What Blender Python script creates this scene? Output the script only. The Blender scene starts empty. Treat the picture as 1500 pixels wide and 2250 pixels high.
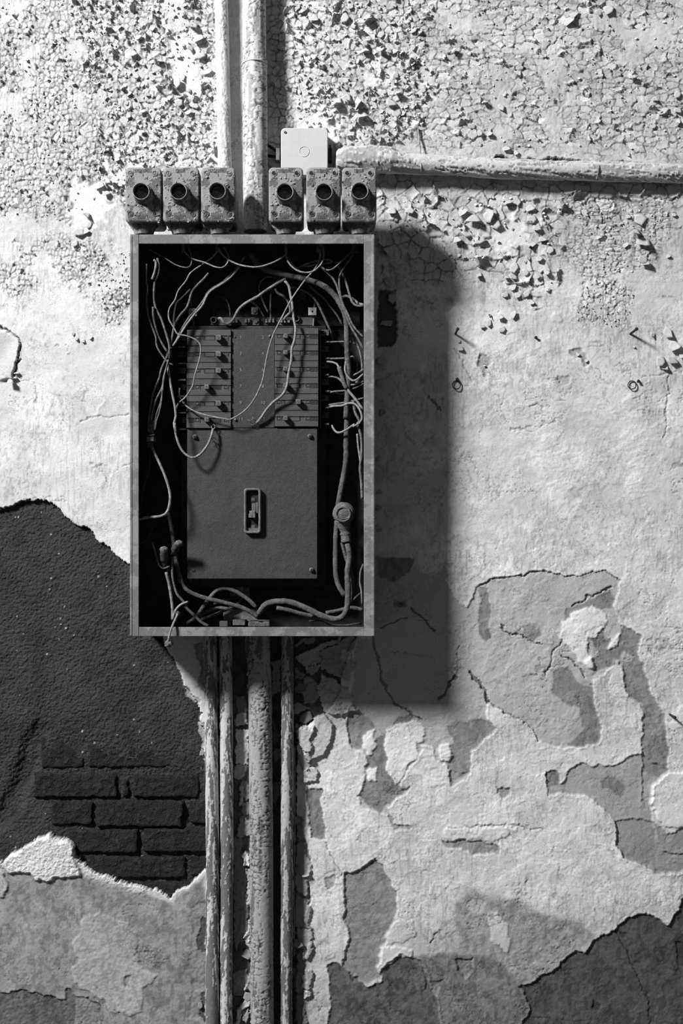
import bpy, bmesh, math, random
import numpy as np
from mathutils import Vector, Matrix

# ------------------------------------------------------------------ camera, world, light
D = 2.6            # camera distance from the wall plane, metres (1 px of the frame = 1 mm on the wall)
CZ = 1.5           # camera height
SC = bpy.context.scene
COL = SC.collection
cd = bpy.data.cameras.new('camera'); cam = bpy.data.objects.new('camera', cd); COL.objects.link(cam)
cam.location = (0, -D, CZ); cam.rotation_euler = (math.pi/2, 0, 0)
cd.sensor_fit = 'VERTICAL'; cd.sensor_height = 36.0; cd.lens = 36.0*D/2.25
cd.clip_start = 0.05; cd.clip_end = 50
SC.camera = cam
w = bpy.data.worlds.new('room_ambient'); SC.world = w; w.use_nodes = True
w.node_tree.nodes['Background'].inputs[0].default_value = (1, 1, 1, 1)
w.node_tree.nodes['Background'].inputs[1].default_value = 0.085
ld = bpy.data.lights.new('window_light', 'AREA'); ld.shape = 'DISK'; ld.size = 0.95; ld.energy = 640
lo = bpy.data.objects.new('window_light', ld); COL.objects.link(lo)
tgt = Vector((0.0, 0, CZ+0.1)); ldir = Vector((-1.12, -1.0, 1.04))
lo.location = tgt + ldir*3.2
lo.rotation_euler = (tgt-lo.location).to_track_quat('-Z', 'Y').to_euler()
SC.view_settings.view_transform = 'Standard'; SC.view_settings.look = 'None'
SC.view_settings.exposure = 0.0; SC.view_settings.gamma = 1.0
SC.view_settings.use_curve_mapping = False

# ------------------------------------------------------------------ helpers
def P(px, py, h=0.0):
    """a point that stands h millimetres in front of the wall, seen at (px, py) of the photograph"""
    k = (1.0 - h/1000.0/D)/1000.0
    return Vector(((px-750.0)*k, -h/1000.0, CZ+(1125.0-py)*k))
def hs(x, y, s):
    n = np.sin(x*12.9898 + y*78.233 + s*37.719)*43758.5453
    return n-np.floor(n)
def vn(x, y, s=0.0):
    xi = np.floor(x); yi = np.floor(y); fx = x-xi; fy = y-yi
    fx = fx*fx*(3-2*fx); fy = fy*fy*(3-2*fy)
    a = hs(xi, yi, s); b = hs(xi+1, yi, s); c = hs(xi, yi+1, s); d = hs(xi+1, yi+1, s)
    return (a*(1-fx)+b*fx)*(1-fy)+(c*(1-fx)+d*fx)*fy
def fbm(x, y, s=0.0, o=4):
    t = 0.0; a = 0.5; n = 0.0
    for i in range(o):
        t = t+a*vn(x, y, s+i*5.3); n += a; a *= 0.5; x = x*2.03+11.7; y = y*2.03+3.1
    return t/n
def worley(x, y, sx, sy, s):
    u = x/sx; v = y/sy; ui = np.floor(u); vi = np.floor(v)
    d1 = np.full(u.shape, 99.0); d2 = d1.copy(); cx = u*0; cy = u*0; cid = u*0
    for i in (-1, 0, 1):
        for j in (-1, 0, 1):
            a = ui+i; b = vi+j
            px = a+0.1+0.8*hs(a, b, s); py = b+0.1+0.8*hs(a, b, s+9.1)
            d = np.hypot(u-px, v-py)
            m = d < d1
            d2 = np.where(m, d1, np.minimum(d2, d))
            cx = np.where(m, px, cx); cy = np.where(m, py, cy); cid = np.where(m, hs(a, b, s+3.3), cid)
            d1 = np.where(m, d, d1)
    return d1, (d2-d1)*0.5*(sx+sy)*0.5, (u-cx), (v-cy), cid
def inpoly(X, Y, poly):
    m = np.zeros(X.shape, bool); n = len(poly); j = n-1
    for i in range(n):
        xi, yi = poly[i]; xj, yj = poly[j]
        if yi != yj:
            m ^= ((yi > Y) != (yj > Y)) & (X < (xj-xi)*(Y-yi)/(yj-yi)+xi)
        j = i
    return m
def segdist(X, Y, pts):
    d = np.full(X.shape, 1e9)
    for (x0, y0), (x1, y1) in zip(pts[:-1], pts[1:]):
        dx = x1-x0; dy = y1-y0; L = dx*dx+dy*dy+1e-9
        t = np.clip(((X-x0)*dx+(Y-y0)*dy)/L, 0, 1)
        d = np.minimum(d, np.hypot(X-x0-t*dx, Y-y0-t*dy))
    return d
def sstep(a, b, x):
    t = np.clip((x-a)/(b-a), 0, 1); return t*t*(3-2*t)

# ---- materials
MATS = {}
def nodes_of(name):
    m = bpy.data.materials.new(name); m.use_nodes = True; nt = m.node_tree
    return m, nt, nt.nodes, nt.links, nt.nodes['Principled BSDF']
def nz(N, Lk, vec, scale, detail=4, rough=0.6, stretch=None):
    n = N.new('ShaderNodeTexNoise'); n.inputs['Scale'].default_value = scale
    n.inputs['Detail'].default_value = detail; n.inputs['Roughness'].default_value = rough
    if stretch:
        mp = N.new('ShaderNodeMapping'); mp.inputs['Scale'].default_value = stretch
        Lk.new(vec, mp.inputs['Vector']); vec = mp.outputs[0]
    Lk.new(vec, n.inputs['Vector']); return n.outputs['Fac']
def ramp(N, Lk, fac, a, b, va=0.0, vb=1.0):
    r = N.new('ShaderNodeMapRange'); r.interpolation_type = 'SMOOTHSTEP'
    for k, v in zip(('From Min', 'From Max', 'To Min', 'To Max'), (a, b, va, vb)): r.inputs[k].default_value = v
    Lk.new(fac, r.inputs['Value']); return r.outputs[0]
def mth(N, Lk, op, a, b):
    n = N.new('ShaderNodeMath'); n.operation = op
    for i, v in enumerate((a, b)):
        if isinstance(v, (int, float)): n.inputs[i].default_value = v
        else: Lk.new(v, n.inputs[i])
    return n.outputs[0]
def attr_mat(name, var=0.22, fine=260, bump=0.5, dist=0.0012, grit=True, rough=0.85):
    """albedo from the per-vertex tone of the surface, grain and fine relief from noise"""
    m, nt, N, Lk, B = nodes_of(name)
    tc = N.new('ShaderNodeTexCoord').outputs['Object']
    at = N.new('ShaderNodeAttribute'); at.attribute_name = 'tone'
    ag = N.new('ShaderNodeAttribute'); ag.attribute_name = 'grit'
    n1 = nz(N, Lk, tc, 28, 6, 0.65); n2 = nz(N, Lk, tc, fine, 5, 0.7); n3 = nz(N, Lk, tc, 900, 2, 0.5)
    sp = ramp(N, Lk, mth(N, Lk, 'ADD', nz(N, Lk, tc, 330, 4, 0.7), mth(N, Lk, 'MULTIPLY', nz(N, Lk, tc, 14, 4, 0.6), 0.42)), 0.76, 0.90, 1.0, 0.58)
    v = mth(N, Lk, 'ADD', mth(N, Lk, 'MULTIPLY', n1, var), mth(N, Lk, 'MULTIPLY', n2, var*1.1))
    v = mth(N, Lk, 'ADD', v, 1.0-var*1.05)
    v = mth(N, Lk, 'MULTIPLY', mth(N, Lk, 'MULTIPLY', v, at.outputs['Fac']), sp)
    c = N.new('ShaderNodeCombineColor')
    for i in range(3): Lk.new(v, c.inputs[i])
    Lk.new(c.outputs[0], B.inputs['Base Color'])
    B.inputs['Roughness'].default_value = rough
    B.inputs['Specular IOR Level'].default_value = 0.2
    b = N.new('ShaderNodeBump'); b.inputs['Distance'].default_value = dist
    hgt = mth(N, Lk, 'ADD', n2, mth(N, Lk, 'MULTIPLY', n3, 0.3))
    if grit:
        g = mth(N, Lk, 'MULTIPLY', nz(N, Lk, tc, 210, 3, 0.55), mth(N, Lk, 'MULTIPLY', ag.outputs['Fac'], 11.0))
        hgt = mth(N, Lk, 'ADD', hgt, g)
    Lk.new(hgt, b.inputs['Height']); b.inputs['Strength'].default_value = bump
    Lk.new(b.outputs[0], B.inputs['Normal'])
    return m
def paint_mat(name, a, b, scale=40, lo_=0.48, hi_=0.53, bump=0.4, dist=0.001, rough=0.6, metal=0.0, fine=500, spec=0.35, stretch=None, var=0.3):
    m, nt, N, Lk, B = nodes_of(name)
    tc = N.new('ShaderNodeTexCoord').outputs['Object']
    k = ramp(N, Lk, nz(N, Lk, tc, scale, 6, 0.62, stretch), lo_, hi_)
    n2 = nz(N, Lk, tc, fine, 4, 0.65)
    v = mth(N, Lk, 'ADD', mth(N, Lk, 'MULTIPLY', k, b-a), a)
    v = mth(N, Lk, 'MULTIPLY', v, mth(N, Lk, 'ADD', mth(N, Lk, 'MULTIPLY', n2, var*2), 1-var))
    c = N.new('ShaderNodeCombineColor')
    for i in range(3): Lk.new(v, c.inputs[i])
    Lk.new(c.outputs[0], B.inputs['Base Color'])
    B.inputs['Roughness'].default_value = rough; B.inputs['Metallic'].default_value = metal
    B.inputs['Specular IOR Level'].default_value = spec
    bp = N.new('ShaderNodeBump'); bp.inputs['Distance'].default_value = dist; bp.inputs['Strength'].default_value = bump
    Lk.new(mth(N, Lk, 'ADD', k, mth(N, Lk, 'MULTIPLY', n2, 0.7)), bp.inputs['Height'])
    Lk.new(bp.outputs[0], B.inputs['Normal'])
    return m
M = {
 'wall': attr_mat('peeling_plaster'),
 'pipe': attr_mat('peeling_pipe_paint', var=0.35, fine=330, bump=0.6, dist=0.0012, grit=False, rough=0.75),
 'brick': paint_mat('dusty_dark_brick', 0.031, 0.050, 60, 0.4, 0.7, 1.0, 0.009, 0.95, fine=260, spec=0.1, var=0.5),
 'flake': paint_mat('paint_flake', 0.42, 0.62, 60, 0.4, 0.6, 0.4, 0.0008, 0.85, spec=0.15),
 'flake_grey': paint_mat('grey_paint_flake', 0.20, 0.33, 60, 0.4, 0.6, 0.4, 0.0008, 0.85, spec=0.15),
 'cast': paint_mat('flaking_grey_enamel', 0.105, 0.25, 52, 0.485, 0.505, 0.9, 0.0016, 0.6, fine=420, var=0.4),
 'lip': paint_mat('worn_nipple_metal', 0.16, 0.24, 120, 0.4, 0.6, 0.3, 0.0006, 0.55),
 'rim': paint_mat('worn_rim_paint', 0.15, 0.235, 26, 0.44, 0.56, 0.35, 0.0008, 0.55, fine=320, var=0.4),
 'inside': paint_mat('black_enclosure_paint', 0.016, 0.042, 30, 0.4, 0.7, 0.3, 0.001, 0.7, spec=0.2),
 'plate': paint_mat('dusty_cover_plate', 0.044, 0.056, 12, 0.3, 0.7, 1.0, 0.0018, 0.7, fine=620, spec=0.3, var=0.75),
 'breaker': paint_mat('dusty_breaker_plastic', 0.060, 0.076, 24, 0.3, 0.7, 0.25, 0.0005, 0.6, fine=600, spec=0.3),
 'slot': paint_mat('dark_slot_plastic', 0.012, 0.02, 60, 0.4, 0.6, 0.2, 0.0004, 0.6),
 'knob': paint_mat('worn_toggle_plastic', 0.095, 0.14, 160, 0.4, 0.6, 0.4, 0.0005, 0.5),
 'mark': paint_mat('faded_light_print', 0.17, 0.28, 300, 0.35, 0.6, 0.2, 0.0003, 0.7),
 'edge': paint_mat('scuffed_bezel', 0.10, 0.17, 90, 0.4, 0.6, 0.4, 0.0006, 0.55),
 'wire': paint_mat('dusty_wire_insulation', 0.10, 0.17, 90, 0.4, 0.6, 0.8, 0.0009, 0.75, fine=420, spec=0.15, var=0.4),
 'wire_light': paint_mat('pale_dusty_wire_insulation', 0.19, 0.27, 90, 0.4, 0.6, 0.7, 0.0009, 0.75, fine=420, spec=0.15, var=0.35),
 'wire_dark': paint_mat('dark_dusty_wire_insulation', 0.04, 0.075, 90, 0.4, 0.6, 0.8, 0.0009, 0.75, fine=420, spec=0.15, var=0.4),
 'cable': paint_mat('dusty_heavy_cable_sheath', 0.075, 0.12, 60, 0.4, 0.6, 0.8, 0.0012, 0.8, fine=420, spec=0.15, var=0.4),
 'tape': paint_mat('old_cloth_tape', 0.11, 0.17, 120, 0.4, 0.6, 0.7, 0.001, 0.85, fine=700, spec=0.1, stretch=(1, 1, 4)),
 'white': paint_mat('pale_plastic_lid', 0.50, 0.54, 20, 0.3, 0.7, 0.15, 0.0004, 0.55, fine=900, var=0.12),
 'white_dusty': paint_mat('dusty_white_clip', 0.33, 0.42, 200, 0.4, 0.6, 0.2, 0.0004, 0.7),
 'black': paint_mat('black_cable_sheath', 0.006, 0.010, 50, 0.4, 0.6, 0.1, 0.0003, 0.35),
 'rust': paint_mat('rusty_iron', 0.015, 0.04, 200, 0.4, 0.6, 0.8, 0.001, 0.8),
 'steel': paint_mat('tarnished_steel', 0.16, 0.26, 150, 0.4, 0.6, 0.5, 0.0006, 0.45, metal=0.3),
}
# ---- object plumbing
ORG = {}
def thing(name, label, cat, at, group=None):
    o = bpy.data.objects.new(name, None); COL.objects.link(o); o.location = at
    o.empty_display_size = 0.02; ORG[o.name] = Vector(at)
    o['label'] = label; o['category'] = cat
    if group: o['group'] = group
    return o
def origin(par):
    v = Vector((0, 0, 0)); p = par
    if par is not None and par.name in ORG: return ORG[par.name]
    return v
def link(name, me, mat, par=None, smooth=True, label=None):
    """link mesh (given in world coordinates) as one object, as a child of par"""
    o = bpy.data.objects.new(name, me); COL.objects.link(o)
    og = origin(par)
    if og.length: me.transform(Matrix.Translation(-og))
    if mat: me.materials.append(M[mat])
    if smooth is not None: me.shade_smooth() if smooth else me.shade_flat()
    if par is not None:
        o.parent = par; ORG[o.name] = og
    if label: o['label'] = label
    return o
def mesh_of(name, vs, fs):
    me = bpy.data.meshes.new(name); me.from_pydata([tuple(v) for v in vs], [], fs); me.update(); return me
def bm_done(name, bm, mat, par=None, smooth=False, label=None):
    bmesh.ops.recalc_face_normals(bm, faces=bm.faces)
    me = bpy.data.meshes.new(name); bm.to_mesh(me); bm.free()
    return link(name, me, mat, par, smooth, label)
def add_box(bm, x0, y0, x1, y1, h0, h1, bev=0.0, seg=2, hr=None):
    """box whose FRONT face (at h1) fills the pixel rectangle; h in mm from the wall"""
    a = P(x0, y0, hr or h1); b = P(x1, y1, hr or h1)
    ya, yb = -h0/1000, -h1/1000
    vs = [bm.verts.new(c) for c in ((a.x, ya, a.z), (b.x, ya, a.z), (b.x, ya, b.z), (a.x, ya, b.z),
                                     (a.x, yb, a.z), (b.x, yb, a.z), (b.x, yb, b.z), (a.x, yb, b.z))]
    fs = [bm.faces.new([vs[i] for i in q]) for q in ((0, 1, 2, 3), (7, 6, 5, 4), (0, 4, 5, 1), (1, 5, 6, 2), (2, 6, 7, 3), (3, 7, 4, 0))]
    if bev > 0:
        es = list({e for f in fs for e in f.edges})
        bmesh.ops.bevel(bm, geom=es, offset=bev/1000, segments=seg, profile=0.5, affect='EDGES')
def box(name, x0, y0, x1, y1, h0, h1, mat, par=None, bev=0.0, label=None, seg=2, hr=None):
    bm = bmesh.new(); add_box(bm, x0, y0, x1, y1, h0, h1, bev, seg, hr)
    return bm_done(name, bm, mat, par, False, label)
def add_disc(bm, c, r0, r1, h0, h1, n=20, inner=None):
    """lathe-like short cylinder facing the camera: centre c = (world x, world z)"""
    ring = []
    prof = [(r0, h0), (r1, h1)] if inner is None else [(r0, h0), (r1, h1), (inner, h1), (inner, h0)]
    for r, h in prof:
        ring.append([bm.verts.new((c[0]+r/1000*math.cos(t), -h/1000, c[1]+r/1000*math.sin(t))) for t in [2*math.pi*k/n for k in range(n)]])
    for a, b in zip(ring[:-1], ring[1:]):
        for k in range(n): bm.faces.new((a[k], a[(k+1) % n], b[(k+1) % n], b[k]))
    if inner is None: bm.faces.new(ring[-1])
def lathe(name, c, prof, mat, par=None, n=28, label=None, cap=True):
    bm = bmesh.new(); ring = []
    for r, h in prof:
        ring.append([bm.verts.new((c[0]+r/1000*math.cos(t), -h/1000, c[1]+r/1000*math.sin(t))) for t in [2*math.pi*k/n for k in range(n)]])
    for a, b in zip(ring[:-1], ring[1:]):
        for k in range(n): bm.faces.new((a[k], a[(k+1) % n], b[(k+1) % n], b[k]))
    if cap: bm.faces.new(ring[-1])
    return bm_done(name, bm, mat, par, True, label)
def catmull(pts, step):
    pts = [Vector(p) for p in pts]; out = []
    if len(pts) < 2: return pts
    e = [pts[0]*2-pts[1]]+pts+[pts[-1]*2-pts[-2]]
    for i in range(1, len(e)-2):
        p0, p1, p2, p3 = e[i-1:i+3]
        n = max(2, int((p2-p1).length/step))
        for k in range(n):
            t = k/n
            out.append(0.5*((2*p1)+(p2-p0)*t+(2*p0-5*p1+4*p2-p3)*t*t+(3*p1-3*p2+p3-p0)*t**3))
    out.append(pts[-1]); return out
def sweep(pts, rad, seg=8, cap=True, rfun=None):
    vs, fs, tn = [], [], []
    n = len(pts); up = None
    for i, p in enumerate(pts):
        t = (pts[min(i+1, n-1)]-pts[max(i-1, 0)])
        t = t.normalized() if t.length > 1e-9 else Vector((0, 0, 1))
        if up is None:
            up = t.orthogonal().normalized()
        up = (up-t*up.dot(t))
        up = up.normalized() if up.length > 1e-6 else t.orthogonal().normalized()
        b = t.cross(up)
        r = rad[i] if hasattr(rad, '__len__') else rad
        for k in range(seg):
            a = 2*math.pi*k/seg
            rr = r if rfun is None else rfun(i, k, r)
            vs.append(p+(up*math.cos(a)+b*math.sin(a))*rr)
    for i in range(n-1):
        for k in range(seg):
            fs.append((i*seg+k, i*seg+(k+1) % seg, (i+1)*seg+(k+1) % seg, (i+1)*seg+k))
    if cap:
        fs.append(tuple(range(seg))[::-1]); fs.append(tuple((n-1)*seg+k for k in range(seg)))
    return vs, fs
def tube(name, pts, r_mm, mat, par=None, seg=8, label=None, step=0.006):
    c = catmull(pts, step)
    rnd = random.Random(len(c)*7+int(abs(pts[0][0])*9999))
    vs, fs = sweep(c, [r_mm/1000*(1+rnd.uniform(-0.07, 0.07)) for _ in c], seg)
    return link(name, mesh_of(name, vs, fs), mat, par, True, label)
def ball(name, c, rx, ry, rz, mat, par=None, wr=0.12, seed=1, label=None):
    bm = bmesh.new(); bmesh.ops.create_icosphere(bm, subdivisions=3, radius=1)
    rnd = random.Random(seed); ph = [rnd.uniform(0, 6) for _ in range(4)]
    for v in bm.verts:
        p = v.co; k = 1+wr*math.sin(6*p.x+4*p.z+ph[0])*math.sin(5*p.y-3*p.z+ph[1])+wr*0.5*math.sin(14*p.z+9*p.x+ph[2])
        v.co = Vector((p.x*rx*k, p.y*ry*k, p.z*rz*k))/1000+c
    return bm_done(name, bm, mat, par, True, label)
def screw(par, x, y, h, r=4.0, mat='steel', name='screw', slot=True, ang=0.6, label=None):
    c = P(x, y, h+1.5); bm = bmesh.new(); cc = (c.x, c.z)
    add_disc(bm, cc, r, r*0.8, h-1.0, h+1.8, 14)
    o = bm_done(name, bm, mat, par, False, label)
    if slot:
        bm = bmesh.new(); d = Vector((math.cos(ang), 0, math.sin(ang)))*r*0.75/1000; q = Vector((-d.z, 0, d.x))*0.22
        base = Vector((c.x, 0, c.z))
        a = [base+d+q, base-d+q, base-d-q, base+d-q]
        v0 = [bm.verts.new((p.x, -(h+1.2)/1000, p.z)) for p in a]; v1 = [bm.verts.new((p.x, -(h+2.1)/1000, p.z)) for p in a]
        bm.faces.new(v1); bm.faces.new(v0[::-1])
        for k in range(4): bm.faces.new((v0[k], v0[(k+1) % 4], v1[(k+1) % 4], v1[k]))
        s = bm_done('screw_slot', bm, 'slot', o if o.parent and not o.parent.parent else par, False)
    return o
def text_mesh(txt, size):
    cu = bpy.data.curves.new('t', 'FONT'); cu.body = txt; cu.size = size; cu.extrude = 0.0005; cu.align_x = 'CENTER'; cu.align_y = 'CENTER'; cu.resolution_u = 2
    o = bpy.data.objects.new('t', cu); COL.objects.link(o); bpy.context.view_layer.update()
    me = bpy.data.meshes.new_from_object(o.evaluated_get(bpy.context.evaluated_depsgraph_get()))
    bpy.data.objects.remove(o); bpy.data.curves.remove(cu)
    return me
def lettering(name, txt, x, y, h, size_px, mat, par, label=None, wid=1.0):
    me = text_mesh(txt, size_px/1000)
    c = P(x, y, h)
    me.transform(Matrix.Translation(c) @ Matrix.Rotation(math.pi/2, 4, 'X') @ Matrix.Diagonal((wid, 1, 1, 1)))
    return link(name, me, mat, par, False, label)

# ------------------------------------------------------------------ the wall: one height field of plaster, render and paint layers
STEP = 1.9
gx = np.concatenate([[-1500, -900, -500, -250, -120], np.arange(-60, 1560.1, STEP), [1620, 1750, 2000, 2400, 3000]])
gy = np.concatenate([[-700, -400, -200, -110], np.arange(-60, 2310.1, STEP), [2360, 2450, 2600]])
X, Y = np.meshgrid(gx, gy)
wx = X+(fbm(X/22, Y/22, 1)-0.5)*16+(fbm(X/6, Y/6, 2, 2)-0.5)*5
wy = Y+(fbm(X/22, Y/22, 3)-0.5)*16+(fbm(X/6, Y/6, 4, 2)-0.5)*5
H = (fbm(X/140, Y/140, 5)-0.5)*6+(fbm(X/30, Y/30, 6)-0.5)*1.2+(fbm(X/8, Y/8, 7, 3)-0.5)*0.45
T = 0.80+(fbm(X/90, Y/90, 8)-0.5)*0.10
G = np.zeros(X.shape)
def c7(pts): return [(640+a/1.744, 1180+b/1.744) for a, b in pts]
def c8(pts): return [(640+a/1.744, 1700+b/1.744) for a, b in pts]
def cL(pts): return [(a/3.125, 1600+b/3.125) for a, b in pts]
def cB(pts): return [(360+a/3.75, 1380+b/3.75) for a, b in pts]
def cE(pts): return [(360+a/3.75, 1800+b/3.75) for a, b in pts]
def region(poly, pad=14):
    xs = [p[0] for p in poly]; ys = [p[1] for p in poly]
    j = np.where((gx > min(xs)-pad) & (gx < max(xs)+pad))[0]; i = np.where((gy > min(ys)-pad) & (gy < max(ys)+pad))[0]
    if not len(i) or not len(j): return None
    return np.s_[i[0]:i[-1]+1, j[0]:j[-1]+1]
def soft(m, n):
    m = m.astype(float)
    for _ in range(n):
        a = m.copy(); a[1:] += m[:-1]; a[:-1] += m[1:]; a[:, 1:] += m[:, :-1]; a[:, :-1] += m[:, 1:]; m = a/5
    return m
for sc_, sd_, th_, am_, dt_ in ((34, 101, 0.50, 0.9, 0.05), (60, 102, 0.52, 1.1, 0.07), (22, 103, 0.57, 0.8, 0.06), (90, 104, 0.47, 1.2, 0.05)):
    ff = fbm(wx/sc_, wy/(sc_*0.9), sd_, 5); mk = sstep(th_-0.004, th_+0.004, ff)*np.where(Y < 620, 0.7, (0.35+0.5*sstep(0.45, 0.6, fbm(X/90, Y/90, 109)))*(1-sstep(1100, 1300, Y))+sstep(1100, 1300, Y))
    H += am_*0.55*mk*(0.4+0.6*sstep(560, 700, X)); T *= 1-dt_*(1-mk)
# dirt caught in the brushed coat: small specks and upright streaks
sp_ = sstep(0.56, 0.70, fbm(X/5, Y/7, 110, 4))*sstep(0.42, 0.62, fbm(X/75, Y/60, 111, 4))
T *= 1-0.26*sp_
T *= 1-0.22*sstep(0.55, 0.68, fbm(X/3.2, Y/26, 112, 3))*sstep(0.45, 0.6, fbm(X/120, Y/90, 113))
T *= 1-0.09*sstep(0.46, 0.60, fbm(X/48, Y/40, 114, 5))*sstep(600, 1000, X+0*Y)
# the upper right coat is darker than the left
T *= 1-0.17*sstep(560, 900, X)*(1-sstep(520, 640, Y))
# foot of the wall: darker paint zone, with vignette put into its colour
foot_dark = sstep(1950, 2230, Y+60*(fbm(X/120, Y/120, 40)-0.5))
T *= 1-(0.30+0.22*sstep(780, 950, X))*foot_dark
T *= 1-0.13*(1-sstep(480, 640, Y))*(1-sstep(520, 620, X)); T *= 1-0.05*(1-sstep(280, 420, X))  # lamp brightness held back by a darker colour at upper and far left
T *= 1-0.10*sstep(0.45, 0.7, fbm(X/60, Y/35, 41))*(Y > 650)
def layer(poly, h, tone, tvar=0.1, grit=0.0, lip=0.0, blur=1, absolute=False, spotty=0.0, rough=0.0):
    s = region(poly, 24)
    if s is None: return
    m = soft(inpoly(wx[s], wy[s], poly), blur)
    if absolute: H[s] = H[s]*(1-m)+h*m
    else: H[s] += h*m
    if rough: H[s] += m*rough*(fbm(X[s]/5, Y[s]/5, 31, 3)-0.5)
    if tone is not None:
        t = tone*(1+tvar*2*(fbm(X[s]/24, Y[s]/24, h+tone*7, 5)-0.5))
        if spotty: t = t*(1-spotty*sstep(0.5, 0.62, fbm(X[s]/9, Y[s]/14, tone*5, 4)))
        T[s] = T[s]*(1-m)+t*m
    if lip: H[s] += lip*np.clip(1-soft(m, 5)*1.0, 0, 1)*0+lip*4*soft(m, 5)*(1-soft(m, 5))*(1-m)
    G[s] = np.maximum(G[s]*(1-m), grit*m)
def groove(pts, wid, dep, tone=0.35, jag=1.0):
    s = region(pts, 12+wid)
    if s is None: return
    d = segdist(X[s]+(wx[s]-X[s])*jag, Y[s]+(wy[s]-Y[s])*jag, pts)
    ww = wid*(0.35+1.0*vn(X[s]/9, Y[s]/9, 12))
    m = 1-sstep(ww*0.5, ww*0.5+1.6, d)
    H[s] -= dep*m; T[s] *= 1-(1-tone)*m
# --- large patches of grey undercoat showing where the white coat has come off (right, below)
GR = dict(tvar=0.10, lip=0.9)
layer(c7([(300,72),(470,75),(455,120),(540,142),(590,118),(600,150),(585,170),(640,245),(665,272),(690,240),(697,212),(722,185),(780,155),(860,150),(920,135),(975,127),(1040,150),(1130,145),(1210,130),(1252,160),(1240,280),(1270,345),(1340,375),(1325,465),(1350,490),(1370,600),(1430,680),(1445,780),(1440,900),(1390,950),(1380,1050),(1340,1012),(1345,900),(1340,825),(1352,720),(1340,640),(1300,620),(1272,590),(1270,500),(1240,465),(1215,510),(1150,560),(1160,640),(1190,720),(1170,790),(1100,810),(1020,805),(950,780),(905,720),(830,680),(758,640),(750,690),(790,730),(780,760),(735,780),(690,830),(690,900),(625,945),(600,880),(560,860),(540,800),(500,790),(480,860),(440,900),(420,960),(460,955),(440,985),(385,1010),(370,1060),(330,1050),(285,1040),(255,985),(285,930),(290,840),(275,825),(240,820),(215,740),(222,660),(240,520),(250,400),(315,380),(300,200)]), -2.4, 0.45, **GR)
layer(c7([(975,905),(1025,898),(1035,945),(1050,935),(1065,885),(1110,860),(1160,875),(1240,875),(1290,850),(1345,822),(1440,900),(1390,950),(1380,1060),(1395,1160),(1440,1210),(1520,1205),(1520,1275),(1420,1290),(1340,1250),(1290,1240),(1245,1180),(1240,1100),(1225,1065),(1180,1030),(1130,997),(1070,985),(990,990)]), -2.6, 0.37, **GR)
layer(c8([(1240,190),(1310,175),(1390,185),(1440,235),(1510,200),(1510,360),(1470,372),(1400,392),(1340,345),(1290,330),(1245,280)]), -2.5, 0.30, **GR)
# darker stains and deeper chips within the undercoat
for q, tn in (
 (c7([(1000,510),(1060,500),(1110,560),(1150,580),(1160,640),(1190,720),(1170,790),(1100,808),(1060,800),(1120,740),(1100,650),(1040,640),(1000,600)]), 0.30),
 (c7([(725,195),(745,190),(765,260),(765,330),(765,385),(740,400),(720,380),(722,280)]), 0.31),
 (c7([(1130,360),(1190,330),(1210,325),(1200,390),(1250,390),(1270,345),(1340,375),(1325,465),(1270,440),(1220,500),(1160,520),(1150,470),(1180,450)]), 0.30),
 (c7([(1270,480),(1320,460),(1350,495),(1370,600),(1430,680),(1445,780),(1440,900),(1400,930),(1350,900),(1352,740),(1350,640),(1300,615),(1268,570)]), 0.33),
 (c7([(1060,270),(1150,240),(1210,200),(1240,240),(1235,285),(1190,270),(1110,280),(1050,330),(1035,350)]), 0.30),
 (c7([(890,345),(930,335),(960,370),(930,390),(900,380)]), 0.33),
 (c7([(225,660),(300,700),(330,740),(290,780),(270,820),(240,815),(215,740)]), 0.33),
 (c7([(380,740),(420,690),(470,680),(455,700),(380,760),(355,800),(365,880),(400,948),(460,955),(400,1000),(330,1055),(262,990),(290,930),(292,850),(330,780)]), 0.30),
 (c7([(610,720),(700,700),(760,700),(785,735),(735,780),(690,830),(690,890),(640,930),(600,880),(612,800)]), 0.34),
 (c7([(320,78),(400,70),(465,78),(450,140),(380,170),(330,150)]), 0.30),
 (c7([(385,240),(440,235),(440,262),(388,268)]), 0.27),
 (c7([(1010,895),(1030,905),(1030,950),(985,960),(975,910)]), 0.30),
 (c7([(1180,930),(1240,920),(1290,960),(1260,1000),(1190,960)]), 0.32)):
    layer(q, -0.8, tn*0.82, 0.22, spotty=0.22)
# islands of white coat left standing in the undercoat
for q in (
 c7([(370,740),(470,695),(510,740),(505,780),(480,790),(480,850),(440,880),(420,940),(400,948),(365,890),(355,800)]),
 c7([(565,800),(600,785),(612,830),(600,865),(575,858)]),
 c7([(1040,330),(1080,290),(1150,265),(1200,280),(1212,320),(1170,385),(1140,380),(1130,430),(1155,480),(1150,500),(1100,480),(1080,440),(1025,385)]),
 c7([(1220,390),(1262,370),(1240,420),(1215,430)]), c7([(290,890),(330,885),(330,935),(295,940)]),
 c7([(275,760),(320,735),(325,810),(300,840),(275,810)]), c7([(1120,480),(1150,450),(1158,500),(1130,500)]),
 c8([(1385,50),(1440,0),(1520,-10),(1520,198),(1430,205),(1395,160),(1380,100)])):
    layer(q, 3.0, 0.73, 0.06, lip=0.4, rough=0.35)
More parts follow.
